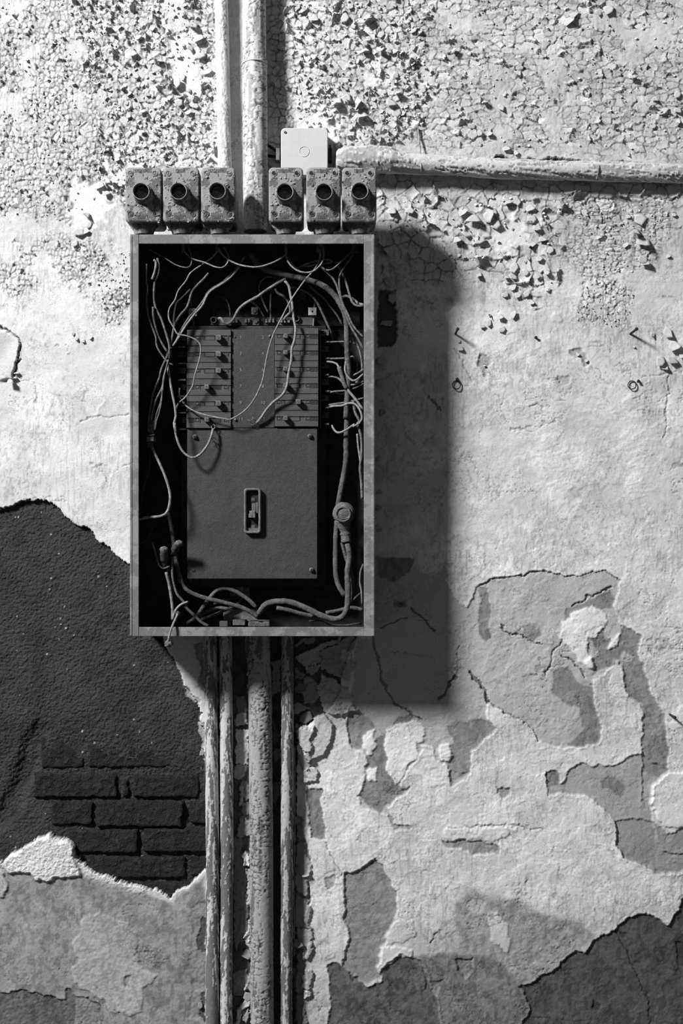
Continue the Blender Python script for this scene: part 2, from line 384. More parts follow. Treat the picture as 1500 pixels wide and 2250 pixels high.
# chips lower on the wall
for q, h, tn in (
 (c8([(200,380),(250,375),(300,345),(322,330),(350,350),(380,430),(405,450),(400,560),(370,620),(340,700),(330,745),(350,770),(290,810),(240,795),(200,740),(205,680),(225,630),(215,590),(205,560)]), -4.5, 0.27),
 (c8([(60,55),(120,55),(115,130),(130,210),(125,250),(80,250),(65,190)]), -3, 0.24),
 (c8([(570,250),(660,255),(780,270),(802,285),(795,315),(700,310),(680,290),(600,280)]), -3, 0.34),
 (c8([(625,710),(660,716),(697,712),(695,750),(665,792),(640,750)]), -4, 0.23),
 (c8([(130,392),(165,388),(165,430),(150,450),(138,440)]), -2, 0.40),
 (c8([(790,55),(835,50),(835,85),(815,95),(795,80)]), -3, 0.34),
 (c8([(600,-5),(690,-10),(660,25),(620,45)]), -2.5, 0.36),
 (c8([(370,130),(395,185),(460,200),(450,215),(400,215),(375,170)]), -2.5, 0.38),
 (c8([(-5,165),(40,160),(45,240),(75,290),(65,370),(75,470),(55,560),(75,620),(50,700),(60,820),(40,960),(-5,960)]), -3, 0.26),
 (c8([(495,740),(530,790),(575,790),(560,850),(520,830)]), -2, 0.27)):
    layer(q, h, tn, 0.16, lip=0.6, spotty=0.2, rough=1.0)
# dark bare concrete at the foot of the wall
layer(c8([(145,735),(185,728),(222,765),(290,818),(345,790),(360,715),(430,690),(500,720),(560,860),(575,1060),(110,1060),(150,900)]), -2, 0.12, 0.3, spotty=0.4, lip=1.6, rough=1.2)
layer(c8([(430,690),(520,700),(620,690),(740,700),(830,690),(905,790),(875,820),(912,880),(880,960),(880,1060),(570,1060),(560,860),(500,740)]), -0.5, 0.20, 0.3, spotty=0.35, blur=6, rough=1.0)
layer(c8([(620,480),(700,440),(760,470),(870,480),(960,540),(1100,560),(1170,630),(1080,680),(1000,740),(880,800),(760,700),(640,690)]), 0, 0.36, 0.25, spotty=0.25, blur=14, rough=0.8)
layer(c8([(875,815),(940,790),(1030,740),(1080,680),(1120,682),(1175,632),(1240,595),(1300,545),(1360,535),(1450,585),(1510,470),(1600,400),(1600,1060),(870,1060),(912,880)]), -4.5, 0.092, 0.35, spotty=0.3, lip=1.0, rough=1.2)
for q in ([(1150,870),(1190,885),(1175,915),(1150,905)], [(1250,600),(1290,620),(1280,640)], [(1470,645),(1520,650),(1520,745),(1480,740)]):
    layer(c8(q), -3, 0.05, 0.1)
# fabric and shoe-like scuffs pressed in the plaster
layer(c8([(665,500),(690,475),(745,492),(720,530),(690,525)]), -1.2, 0.42, 0.1)
layer(c8([(755,545),(790,530),(830,580),(835,640),(825,685),(790,660),(760,610)]), 2.2, 0.56, 0.08, lip=0.4)
layer(c8([(330,700),(345,665),(400,655),(465,672),(465,700),(400,700),(345,745)]), 3.0, 0.60, 0.08)
layer(c8([(395,570),(470,562),(480,625),(365,655)]), 2.0, 0.56, 0.08)
layer(c8([(590,215),(620,200),(700,210),(825,198),(830,230),(790,255),(700,250),(650,255),(590,240)]), 1.8, 0.66, 0.06, rough=1.0)
# lower left: darker plaster with thick edges
layer([(-80,1890),(60,1850),(170,1880),(300,1955),(372,1985),(450,1925),(452,2400),(-80,2400)], 0, 0.285, 0.3, blur=5, spotty=0.3, rough=1.2)
layer(cL([(690,1255),(800,1340),(880,1350),(940,1400),(940,1500),(950,1600),(985,1660),(1080,1700),(1040,1750),(980,1780),(985,1850),(970,1940),(900,1970),(840,1950),(760,1950),(730,1860),(640,1850),(560,1780),(510,1730),(500,1640),(540,1590),(500,1460),(550,1400),(545,1310)]), 2.2, 0.38, 0.2, rough=0.5, spotty=0.2)
layer(cL([(855,1700),(905,1680),(900,1800),(870,1790),(850,1750)]), -3, 0.28, 0.1)
layer(cL([(-100,1780),(60,1830),(180,1800),(300,1830),(440,1860),(460,1780),(520,1850),(600,1850),(700,1900),(740,2331),(-100,2331)]), -2.5, 0.13, 0.3, spotty=0.3, lip=1.5, rough=1.5)
layer(cL([(515,1860),(600,1860),(690,1910),(710,2031),(700,2131),(510,2100)]), 2, 0.22, 0.2, rough=1.0)
layer(cL([(1300,1230),(1420,1180),(1420,2031),(1290,1990),(1330,1700),(1280,1660),(1310,1400)]), -1.5, 0.27, 0.2, spotty=0.2, rough=1.2)
# the hole knocked through the plaster down to dark render and brick
HOLE = [(-900,1135),(-80,1125),(0,1116),(35,1107),(60,1097),(100,1099),(128,1117),(158,1151),(190,1161),(212,1180),(240,1200),(258,1222),(284,1245),(320,1320),(352,1395),(375,1438),(392,1468),(408,1503),(430,1540),(442,1572),(448,1640),(453,1700),(455,1905),(440,1920),(420,1945),(395,1955),(372,1975),(340,1956),(310,1950),(270,1937),(230,1925),(200,1915),(178,1896),(163,1880),(160,1857),(140,1843),(100,1837),(75,1842),(55,1861),(30,1875),(6,1893),(-80,1920),(-900,1930)]
fr = region(HOLE, 40); hd = segdist(X[fr], Y[fr], HOLE[28:]+[HOLE[0]])
ring = (1-sstep(3, 26, hd+14*(fbm(X[fr]/7, Y[fr]/7, 44)-0.5)))
T[fr] = T[fr]*(1-ring)+0.62*ring; G[fr] = np.maximum(G[fr], ring*0.5); H[fr] += ring*2.2*(fbm(X[fr]/5, Y[fr]/5, 45, 3)-0.1)
layer(cL([(30,900),(110,870),(170,790),(240,755),(330,750),(400,770),(440,765),(500,810),(510,900),(540,950),(560,1010),(480,1030),(380,1020),(260,1055),(235,1040),(200,1005),(120,990),(40,985)]), 7, 0.66, 0.06, grit=0.6, rough=2.0, blur=2)
layer(cL([(-60,960),(20,990),(50,1090),(30,1160),(-60,1170)]), 4, 0.42, 0.1, rough=1.5)
sh = region(HOLE, 24); mh = soft(inpoly(wx[sh]*0.8+X[sh]*0.2+(fbm(X[sh]/4, Y[sh]/4, 53, 2)-0.5)*6, wy[sh]*0.8+Y[sh]*0.2+(fbm(X[sh]/4, Y[sh]/4, 54, 2)-0.5)*6, HOLE), 0)
dep = -9-11*sstep(1590, 1760, Y[sh]-0.15*(X[sh]-200))
dep -= 9*(1-sstep(8, 32, segdist(wx[sh], wy[sh], [(80,1612),(62,1670),(38,1730),(15,1790),(-60,1830)])))
dep += (fbm(X[sh]/45, Y[sh]/45, 50)-0.5)*5+(fbm(X[sh]/5, Y[sh]/4.2, 51, 4)-0.5)*4.6
H[sh] = H[sh]*(1-mh)+dep*mh
T[sh] = T[sh]*(1-mh)+mh*(0.038*(0.6+0.8*fbm(X[sh]/40, Y[sh]/40, 52))+0.30*(hs(np.floor(X[sh]/3), np.floor(Y[sh]/3), 9) > 0.9985))
G[sh] = G[sh]*(1-mh)+mh*1.0
# --- paint crazed into curling cells over the upper wall
def crazed(poly, sx, sy, amp, seed, miss=0.08, crack=2.0, thin=0.0, tone=None, feather=10, drop=1.8, miss_tone=0.62, keep=0.0):
    s = region(poly, 40)
    x, y = wx[s]*0.75+X[s]*0.25, wy[s]*0.75+Y[s]*0.25
    m = soft(inpoly(x+(fbm(X[s]/40, Y[s]/40, seed)-0.5)*70, y+(fbm(X[s]/40, Y[s]/40, seed+2)-0.5)*70, poly), feather)
    m = m*sstep(thin, thin+0.12, fbm(X[s]/55, Y[s]/55, seed+7, 4)) if thin else m
    d1, e, u, v, cid = worley(x, y, sx, sy, seed)
    ang = cid*71.3 % (2*math.pi); r = (cid*13.7) % 1.0; r2 = (cid*29.1) % 1.0
    r = r*(0.35+1.3*fbm(X[s]/60, Y[s]/60, seed+3))
    tilt = (np.cos(ang)*u+np.sin(ang)*v)
    a = amp*(0.25+r*r*1.6)
    rim = np.exp(-e/(0.16*(sx+sy)/2))
    hc = a*(np.clip(tilt+0.05, 0, 2)*3.0*rim+0.5*np.clip(tilt, 0, 2)+0.35*rim*(cid > 0.4))
    gone = (r2 < miss)
    hc = np.where(gone, -drop, hc)
    wcr = crack*(0.15+1.1*fbm(X[s]/14, Y[s]/14, seed+5, 2))
    cr = (1-sstep(wcr*0.25, wcr*0.25+1.3, e))*(r2 > keep)
    hc = hc-cr*1.6
    H[s] += hc*m
    T[s] *= 1-m*cr*0.6
    T[s] = np.where(gone, T[s]*(1-m)+m*miss_tone*(0.75+0.4*r), T[s]*(1-m*0.06*r))
crazed([(-300,-400),(215,-400),(240,430),(160,480),(120,470),(-300,480)], 10, 12, 2.2, 61, miss=0.05, crack=1.6, thin=0.34)
crazed([(185,-400),(476,-400),(478,505),(300,510),(255,430),(200,380),(235,250),(190,150),(160,60)], 13, 14, 4.6, 62, miss=0.14, crack=2.2, thin=0.25)
crazed([(-60,500),(290,500),(290,730),(220,720),(150,640),(60,640),(-60,690)], 8, 11, 1.6, 63, miss=0.04, crack=1.3, thin=0.50)
crazed([(190,560),(292,540),(292,722),(230,716),(180,640)], 9, 10, 2.6, 64, miss=0.015, crack=1.5, thin=0.36)
crazed([(585,-400),(960,-400),(940,250),(880,330),(640,330),(590,300)], 17, 15, 4.0, 65, miss=0.12, crack=2.4, thin=0.18)
crazed([(930,-400),(2200,-400),(2200,360),(1500,345),(1250,335),(900,335),(900,240)], 24, 13, 2.6, 66, miss=0.07, crack=1.8, thin=0.30)
crazed([(828,390),(1500,395),(1700,400),(1700,455),(1400,455),(1330,490),(1230,470),(1222,560),(1215,640),(1170,690),(1120,640),(1095,590),(1000,620),(900,625),(828,660)], 30, 27, 4.6, 67, miss=0.12, crack=2.6, thin=0.22)
crazed([(1230,430),(1500,440),(1480,520),(1400,600),(1340,640),(1230,560)], 16, 8, 1.8, 68, miss=0.04, crack=1.5, thin=0.30)
crazed([(1280,600),(1400,640),(1370,720),(1260,700)], 8, 13, 2.0, 69, miss=0.06, crack=1.4, thin=0.40)
LOWER0 = ([(500,1395),(820,1395),(790,1500),(720,1590),(650,1640),(700,1900),(650,2300),(500,2300)], 46, 52, 5.0, 70)

# sheets of paint and dark gaps around the lower conduits
def cS(pts): return [(640+a/7.5, 1390+b/7.5) for a, b in pts]
layer([(478,1395),(540,1395),(550,1600),(552,2300),(478,2300)], -6, 0.13, 0.3, spotty=0.3, blur=0, rough=3)
layer([(590,1395),(785,1395),(765,1430),(745,1520),(720,1560),(690,1580),(652,1600),(650,2300),(592,2300)], -8, 0.09, 0.3, spotty=0.3, blur=0, rough=3)
LS = dict(lip=0.8, blur=0, rough=0.8)
for q, h, tn in (
 (cS([(50,390),(240,310),(480,220),(700,95),(860,50),(780,130),(600,240),(460,330),(480,480),(230,570),(100,490)]), 8, 0.42),
 (cS([(460,330),(620,250),(780,140),(950,55),(1050,90),(1060,260),(1000,290),(1010,450),(1050,480),(1070,590),(970,650),(960,760),(840,740),(600,640),(470,620)]), 6, 0.36),
 (cS([(870,275),(1000,290),(990,455),(870,450),(825,400)]), 2, 0.60),
 (cS([(510,695),(700,760),(850,840),(850,900),(940,930),(960,1040),(1020,1080),(980,1180),(1100,1300),(700,1330),(510,1270),(490,1170),(420,1050),(415,900),(460,840)]), 8, 0.46),
 (cS([(230,575),(470,495),(450,620),(330,700),(250,660)]), 6, 0.38), (cS([(200,740),(250,700),(440,860),(405,950),(430,1080),(350,1130),(200,1160),(190,950)]), 5, 0.30),
 (cS([(50,580),(190,640),(230,690),(160,770),(60,740)]), 3, 0.26), (cS([(60,800),(180,800),(160,930),(60,920)]), 3, 0.26), (cS([(50,1140),(170,1170),(280,1250),(120,1360),(40,1330)]), 3, 0.34),
 (cS([(200,100),(400,80),(360,200),(230,190),(60,260),(40,220)]), 3, 0.3),
 (cS([(45,1500),(160,1560),(290,1575),(350,1540),(370,1400),(520,1300),(700,1500),(620,1800),(520,2000),(300,2100),(150,1950),(90,1750)]), 8, 0.52),
 (cB([(590,560),(660,560),(680,690),(590,690)]), 4, 0.26), (cB([(600,690),(680,685),(690,800),(585,800)]), 6, 0.50), (cB([(590,830),(640,820),(695,840),(697,1130),(588,1130),(600,980)]), 7, 0.60),
 (cB([(585,1140),(690,1125),(680,1180),(655,1262),(580,1248)]), 6, 0.44), (cB([(620,1320),(655,1280),(660,1440),(625,1480)]), 5, 0.48), (cB([(655,1285),(700,1270),(712,1400),(680,1430),(660,1400)]), 4, 0.28), (cB([(650,1450),(705,1440),(705,1540),(650,1560)]), 3, 0.25),
 (cB([(885,270),(965,262),(960,400),(950,500),(885,570)]), 8, 0.40), (cB([(890,1000),(965,1020),(960,1080),(900,1130)]), 5, 0.30), (cB([(880,720),(950,900),(900,980)]), 3, 0.2), (cB([(900,1280),(965,1250),(940,1380),(905,1480)]), 4, 0.24),
 (cE([(610,10),(705,0),(705,125),(640,160),(605,130)]), 6, 0.34), (cE([(570,170),(640,145),(645,260),(670,400),(660,620),(700,700),(690,960),(570,1090)]), 4, 0.24),
 (cE([(640,285),(680,255),(718,300),(722,380),(650,375)]), 10, 0.66), (cE([(665,400),(720,400),(720,720),(690,720)]), 8, 0.46), (cE([(665,950),(710,840),(725,930),(720,1100),(690,1060)]), 9, 0.50),
 (cE([(565,1260),(680,1240),(680,1450),(560,1450)]), 4, 0.28), (cE([(660,1390),(690,1280),(745,1300),(750,1410)]), 12, 0.34), (cE([(585,1688),(600,1560),(650,1490),(725,1430),(710,1540),(640,1580),(620,1688)]), 10, 0.58), (cE([(640,1640),(700,1570),(720,1600),(680,1700)]), 10, 0.34),
 (cB([(1070,840),(1110,800),(1240,800),(1200,900),(1230,1010),(1150,1020),(1100,960)]), 7, 0.50), (cB([(1100,1045),(1200,1020),(1225,1100),(1190,1165),(1150,1165),(1110,1110)]), 5, 0.34), (cB([(1150,1170),(1240,1140),(1280,1200),(1260,1262),(1150,1262)]), 6, 0.55),
 (cE([(1080,20),(1140,60),(1150,110),(1120,190),(1080,200)]), 5, 0.26), (cE([(1075,210),(1160,200),(1170,300),(1220,430),(1190,480),(1075,440)]), 5, 0.30), (cE([(1075,450),(1200,455),(1190,600),(1170,640),(1075,560)]), 7, 0.36), (cE([(1070,600),(1150,640),(1230,770),(1200,840),(1215,910),(1090,880)]), 5, 0.30),
 (cE([(1110,890),(1200,915),(1220,1030),(1190,1150),(1140,1150),(1100,1030)]), 7, 0.34), (cE([(1075,1060),(1130,1100),(1150,1190),(1080,1190)]), 4, 0.24), (cE([(1160,1240),(1245,1270),(1210,1320),(1200,1400),(1150,1400),(1140,1300)]), 6, 0.34), (cE([(1160,1410),(1215,1400),(1220,1440),(1160,1490)]), 7, 0.55), (cE([(1060,1220),(1140,1240),(1140,1420),(1070,1440)]), 4, 0.24), (cE([(1070,1460),(1160,1500),(1180,1688),(1075,1688)]), 4, 0.20)):
    layer(q, h, tn, 0.15, **LS)
layer(cB([(60,180),(90,80),(330,80),(335,560),(340,780),(300,760),(290,640),(180,560),(175,440),(130,370)]), 0, 0.60, 0.1, blur=2, rough=0.8)
for q, tn in ((cB([(180,470),(215,480),(245,560),(290,590),(290,650),(240,600),(175,540)]), 0.36), (cB([(255,130),(330,110),(330,540),(290,500),(280,380),(305,330),(270,240)]), 0.30), (cB([(275,780),(345,775),(345,1180),(320,1100),(285,920)]), 0.34), (cE([(280,900),(300,800),(345,820),(345,1100),(280,1080)]), 0.08), (cE([(310,1440),(345,1430),(345,1688),(300,1620)]), 0.08)):
    layer(q, -2, tn, 0.2, spotty=0.2, blur=0)

# bare patches within the crazed paint
for q in ([(372,90),(400,78),(425,95),(434,200),(415,215),(380,190)], [(640,245),(690,235),(740,270),(735,335),(650,330)], [(225,380),(290,360),(340,365),(300,392),(235,395)],
          [(145,400),(205,395),(240,440),(230,480),(190,500),(155,500)], [(1085,500),(1130,470),(1160,520),(1120,545),(1080,560)], [(790,165),(850,150),(870,175),(800,185)]):
    s = region(q, 40); m = soft(inpoly(wx[s]+(fbm(X[s]/18, Y[s]/18, 76)-0.5)*50, wy[s]+(fbm(X[s]/18, Y[s]/18, 78)-0.5)*50, q), 3)
    H[s] = H[s]*(1-m)+m*(-1.6+(fbm(X[s]/8, Y[s]/8, 77)-0.5)*1.2); T[s] = T[s]*(1-m)+m*0.68
# chips on the middle right and around old fixings
for q, h, tn in (
 ([(975,655),(990,652),(998,670),(990,692),(975,685)], -2, 0.45), ([(1250,765),(1275,765),(1290,785),(1300,795),(1285,805),(1275,790),(1255,780)], -2.5, 0.38),
 ([(1052,788),(1066,782),(1076,795),(1072,812),(1068,830),(1060,820),(1050,805)], -2.5, 0.40), ([(1225,828),(1248,825),(1250,845),(1235,852),(1228,842)], -2, 0.42),
 ([(1210,690),(1230,685),(1235,705),(1212,705)], 2.0, 0.6), ([(1365,880),(1395,868),(1400,890),(1380,905)], 1.5, 0.62), ([(1185,455),(1205,450),(1240,462),(1215,480),(1195,470)], -2.5, 0.33),
 ([(828,640),(866,642),(872,700),(870,756),(828,766)], -10, 0.12), ([(1340,430),(1420,440),(1430,460),(1400,500),(1360,480)], -2.5, 0.30),
 ([(1225,210),(1250,200),(1245,240),(1290,280),(1240,260)], -1.5, 0.42), ([(600,900),(610,900)], 0, 0.5), ([(190,840),(180,880),(195,920),(215,905),(225,870),(210,850)], -0.8, 0.62),
 ([(215,1015),(235,1022),(245,1050),(240,1062),(228,1040),(205,1030)], -0.9, 0.58), ([(1360,440),(1400,445),(1385,520),(1378,590),(1365,560)], 0, 0.5)):
    if len(q) > 2: layer(q, h, tn, 0.15, lip=0.5)
# bulge of lifting plaster at the left edge
s = region([(-120,700),(60,860)], 10)
m = soft(inpoly(wx[s]*0.6+X[s]*0.4, wy[s]*0.6+Y[s]*0.4, [(-120,712),(0,722),(25,738),(44,745),(46,780),(36,808),(30,835),(-120,850)]), 2)
H[s] += m*(6+3*np.sin(X[s]/13)*np.cos(Y[s]/22)); T[s] = T[s]*(1-m)+m*0.56
groove([(0,716),(20,730),(41,742),(45,760),(44,780),(38,800),(30,832)], 2.2, 8, 0.3, 0.6)
groove([(36,802),(45,795),(50,788)], 1.6, 6, 0.3)
for q, wd, dp, tn in (
 (c7([(300,330),(320,420),(335,500),(360,570),(390,640),(440,665),(500,700)]), 2.4, 4, 0.5), (c7([(630,530),(600,580),(565,625)]), 5, 5, 0.4), (c7([(685,525),(720,560),(745,600),(760,635)]), 5, 5, 0.4),
 (c7([(760,635),(850,690),(905,720),(950,780)]), 1.5, 3, 0.6), (c7([(800,340),(840,370),(900,385),(960,410)]), 3.0, 4, 0.5), (c7([(1030,455),(1080,480),(1130,535)]), 2.2, 4, 0.5),
 (c7([(1075,262),(1120,245),(1170,215),(1220,190)]), 2.6, 4, 0.5), (c7([(1030,390),(1000,450),(970,520)]), 1.6, 3, 0.6), (c7([(340,350),(400,325),(445,310)]), 2.2, 3, 0.5), (c7([(465,270),(500,310),(545,360)]), 2.4, 4, 0.45),
 (c7([(720,185),(780,155),(860,150),(975,127),(1050,152),(1210,130),(1252,165)]), 1.8, 3, 0.5), (c7([(640,420),(640,520)]), 1.2, 2, 0.7), (c7([(985,990),(975,905)]), 1.6, 3, 0.5),
 ([(1000,768),(1010,785),(1018,800),(1030,820),(1038,835)], 1.3, 2, 0.7), ([(1290,795),(1310,815),(1340,850)], 1.2, 1.5, 0.7), ([(1410,830),(1470,820),(1500,818)], 1.2, 1.5, 0.7), ([(1472,822),(1466,880),(1460,960)], 1.3, 2, 0.7),
 ([(1090,346),(1130,349),(1180,351),(1250,356),(1290,357)], 5.5, 14, 0.12), ([(1290,357),(1380,360),(1500,366)], 2, 4, 0.3),
 ([(165,870),(190,880)], 1.0, 1, 0.8), ([(115,865),(150,878)], 1.0, 1, 0.8), ([(180,928),(192,918),(260,914),(284,914)], 1.4, 2, 0.7), ([(200,1015),(225,1035),(240,1062)], 1.2, 1.5, 0.7), ([(76,840),(80,862),(77,885)], 1.2, 1.6, 0.6),
 ([(945,868),(958,882),(965,905)], 2, 4, 0.4), ([(1160,890),(1175,888),(1190,893)], 1.5, 2, 0.6), ([(1120,942),(1145,940),(1168,950)], 1.4, 2, 0.7),
 (c8([(1240,600),(1290,700),(1340,800),(1380,900),(1370,960)]), 1.5, 2, 0.5), (c8([(130,260),(165,340),(190,390)]), 1.2, 2, 0.6), (c8([(530,645),(560,610)]), 2, 2, 0.6), (c8([(600,210),(700,200),(820,196),(980,215)]), 1.4, 2, 0.65)):
    groove(q, wd, dp, tn)
# shallow trowel marks and small blisters on the smooth coat
sm = (Y > 760) & (Y < 1300) & (X > 830)
e2 = fbm(X/26, Y/16, 90, 5); rid = 1-np.abs(e2-0.5)*14
H += np.where(Y > 600, np.clip(rid, 0, 1)*0.6*sstep(0.45, 0.6, fbm(X/70, Y/70, 91))*(0.25+0.75*sstep(500, 850, X)), 0)*(G < 0.5)
pit = hs(np.floor(X/4), np.floor(Y/4), 15) > 0.997
H -= pit*0.8*(G < 0.5)
kx = np.abs(fbm(X/70+fbm(X/20, Y/20, 95)*1.2, Y/70, 94, 5)-0.5)*70
ck = (1-sstep(0.25, 0.9, kx))*sstep(0.5, 0.62, fbm(X/110, Y/110, 96))*(Y > 650)*(G < 0.5)
H -= ck*1.3; T *= 1-0.35*ck
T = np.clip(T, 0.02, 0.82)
ny, nx = X.shape
co = np.empty((ny*nx, 3), np.float32)
co[:, 0] = ((X-750)/1000).ravel(); co[:, 1] = (-H/1000).ravel(); co[:, 2] = (CZ+(1125-Y)/1000).ravel()
idx = np.arange(ny*nx, dtype=np.int32).reshape(ny, nx)
q = np.stack([idx[1:, :-1], idx[1:, 1:], idx[:-1, 1:], idx[:-1, :-1]], -1).reshape(-1)
nf = (ny-1)*(nx-1)
me = bpy.data.meshes.new('wall_back')
me.vertices.add(ny*nx); me.vertices.foreach_set('co', co.ravel())
me.loops.add(nf*4); me.loops.foreach_set('vertex_index', q)
me.polygons.add(nf); me.polygons.foreach_set('loop_start', np.arange(0, nf*4, 4, dtype=np.int32))
me.update(calc_edges=True)
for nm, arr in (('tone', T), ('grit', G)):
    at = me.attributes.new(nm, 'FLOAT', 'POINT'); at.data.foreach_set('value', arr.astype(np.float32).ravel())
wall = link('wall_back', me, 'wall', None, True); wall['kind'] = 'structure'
wall['label'] = 'cracked white painted plaster wall with grey patches and a dark hole'
def wall_h(px, py):
    i = int(np.clip(np.searchsorted(gy, py), 0, ny-1)); j = int(np.clip(np.searchsorted(gx, px), 0, nx-1)); return float(H[i, j])
# bricks laid bare in the hole
rb = random.Random(4)
for (x0, y0, x1, y1, hh) in ((84,1622,184,1692,-13), (190,1634,392,1690,-11.5), (70,1700,256,1757,-12), (264,1712,282,1756,-15), (288,1704,438,1757,-11),
        (108,1763,202,1818,-13), (208,1761,401,1822,-9), (412,1762,470,1816,-13), (140,1825,301,1880,-11), (312,1822,470,1877,-9), (186,1884,406,1935,-12), (413,1883,470,1931,-13), (250,1941,440,1990,-13), (446,1700,470,1756,-13)):
    nxx = max(3, int((x1-x0)/4)); nyy = max(3, int((y1-y0)/4)); vs = []; fs = []
    tl = rb.uniform(-1.5, 1.5)
    for j in range(nyy+1):
        for i in range(nxx+1):
            a = i/nxx; b = j/nyy; px = x0+(x1-x0)*a; py = y0+(y1-y0)*b
            ed = min(min(a, 1-a)*(x1-x0), min(b, 1-b)*(y1-y0))
            n = float(fbm(np.array(px/6.0), np.array(py/6.0), 3.3, 3))-0.5; n2 = float(fbm(np.array(px/25.0), np.array(py/25.0), 8.3, 2))-0.5
            jx = (float(vn(np.array(px/9.0), np.array(py/9.0), 5.0))-0.5)*6*(1 if ed < 5 else 0); jy = (float(vn(np.array(px/9.0), np.array(py/9.0), 15.0))-0.5)*5*(1 if ed < 5 else 0)
            h = hh+n*4.0+n2*5+tl*(a-0.5)-(max(0, 5-ed)**2)*0.25-(8 if ed < 0.01 else 0)
            vs.append(((px+jx-750)/1000, -h/1000, CZ+(1125-py-jy)/1000))
    for j in range(nyy):
        for i in range(nxx):
            k = j*(nxx+1)+i; fs.append((k+nxx+1, k+nxx+2, k+1, k))
    link('brick', mesh_of('brick', vs, fs), 'brick', wall, True)
# --- curled flakes of paint standing off the wall
def flake_mesh(seed, curl, n=7, thick=0.03):
    r = random.Random(seed); out = []; n = r.choice((5, 5, 6))
    for k in range(n):
        a = 2*math.pi*(k+r.uniform(-0.25, 0.25))/n; q = r.uniform(0.32, 0.62); out.append((0.5+q*math.cos(a), q*math.sin(a)*r.uniform(0.8, 1.1)))
    pts = [(0.5, 0.0)]+[(0.5+(x-0.5)*0.55, y*0.55) for x, y in out]+out
    vs = []
    for lay in (0, 1):
        for (u, v) in pts:
            u = max(u, 0.0); th = curl*u
            R = 1/curl; off = thick*lay
            vs.append(((R-off)*math.sin(th), v, (R-(R-off)*math.cos(th))+0.02))
    m = len(pts); fs = []
    for lay in (0, 1):
        o = lay*m
        for k in range(n):
            a, b = o+1+k, o+1+(k+1) % n
            f = [(o, a, b), (a, a+n, b+n), (a, b+n, b)]
            fs += [t[::-1] for t in f] if lay == 0 else f
    for k in range(n):
        a, b = 1+n+k, 1+n+(k+1) % n; fs.append((a, b, b+m, a+m))
    return vs, fs
FL = []
for k in range(16):
    vs, fs = flake_mesh(k, (0.5, 0.8, 1.0, 1.4, 1.8, 0.6, 1.2, 0.7)[k % 8]); FL.append((np.array(vs), fs))
FLM = {}
def flake(px, py, size, ang, kind=None, mat='flake', lift=0.4, asp=1.0):
    k = kind if kind is not None else rf.randrange(16)
    if (k, mat) not in FLM:
        me = mesh_of('paint_flake', FL[k][0], FL[k][1]); me.materials.append(M[mat]); me.shade_smooth(); FLM[(k, mat)] = me
    o = bpy.data.objects.new('paint_flake', FLM[(k, mat)]); COL.objects.link(o); o.parent = wall
    o.location = ((px-750)/1000, -(wall_h(px, py)+lift)/1000, CZ+(1125-py)/1000)
    # local x runs along the wall in direction ang (degrees, 0 = right, 90 = up), local z off the wall
    a = math.radians(ang); R = Matrix(((math.cos(a), -math.sin(a), 0), (0, 0, -1), (math.sin(a), math.cos(a), 0)))
    o.rotation_euler = R.to_euler(); s = size/1000; o.scale = (s, s*asp, s)
    return o
rf = random.Random(11)
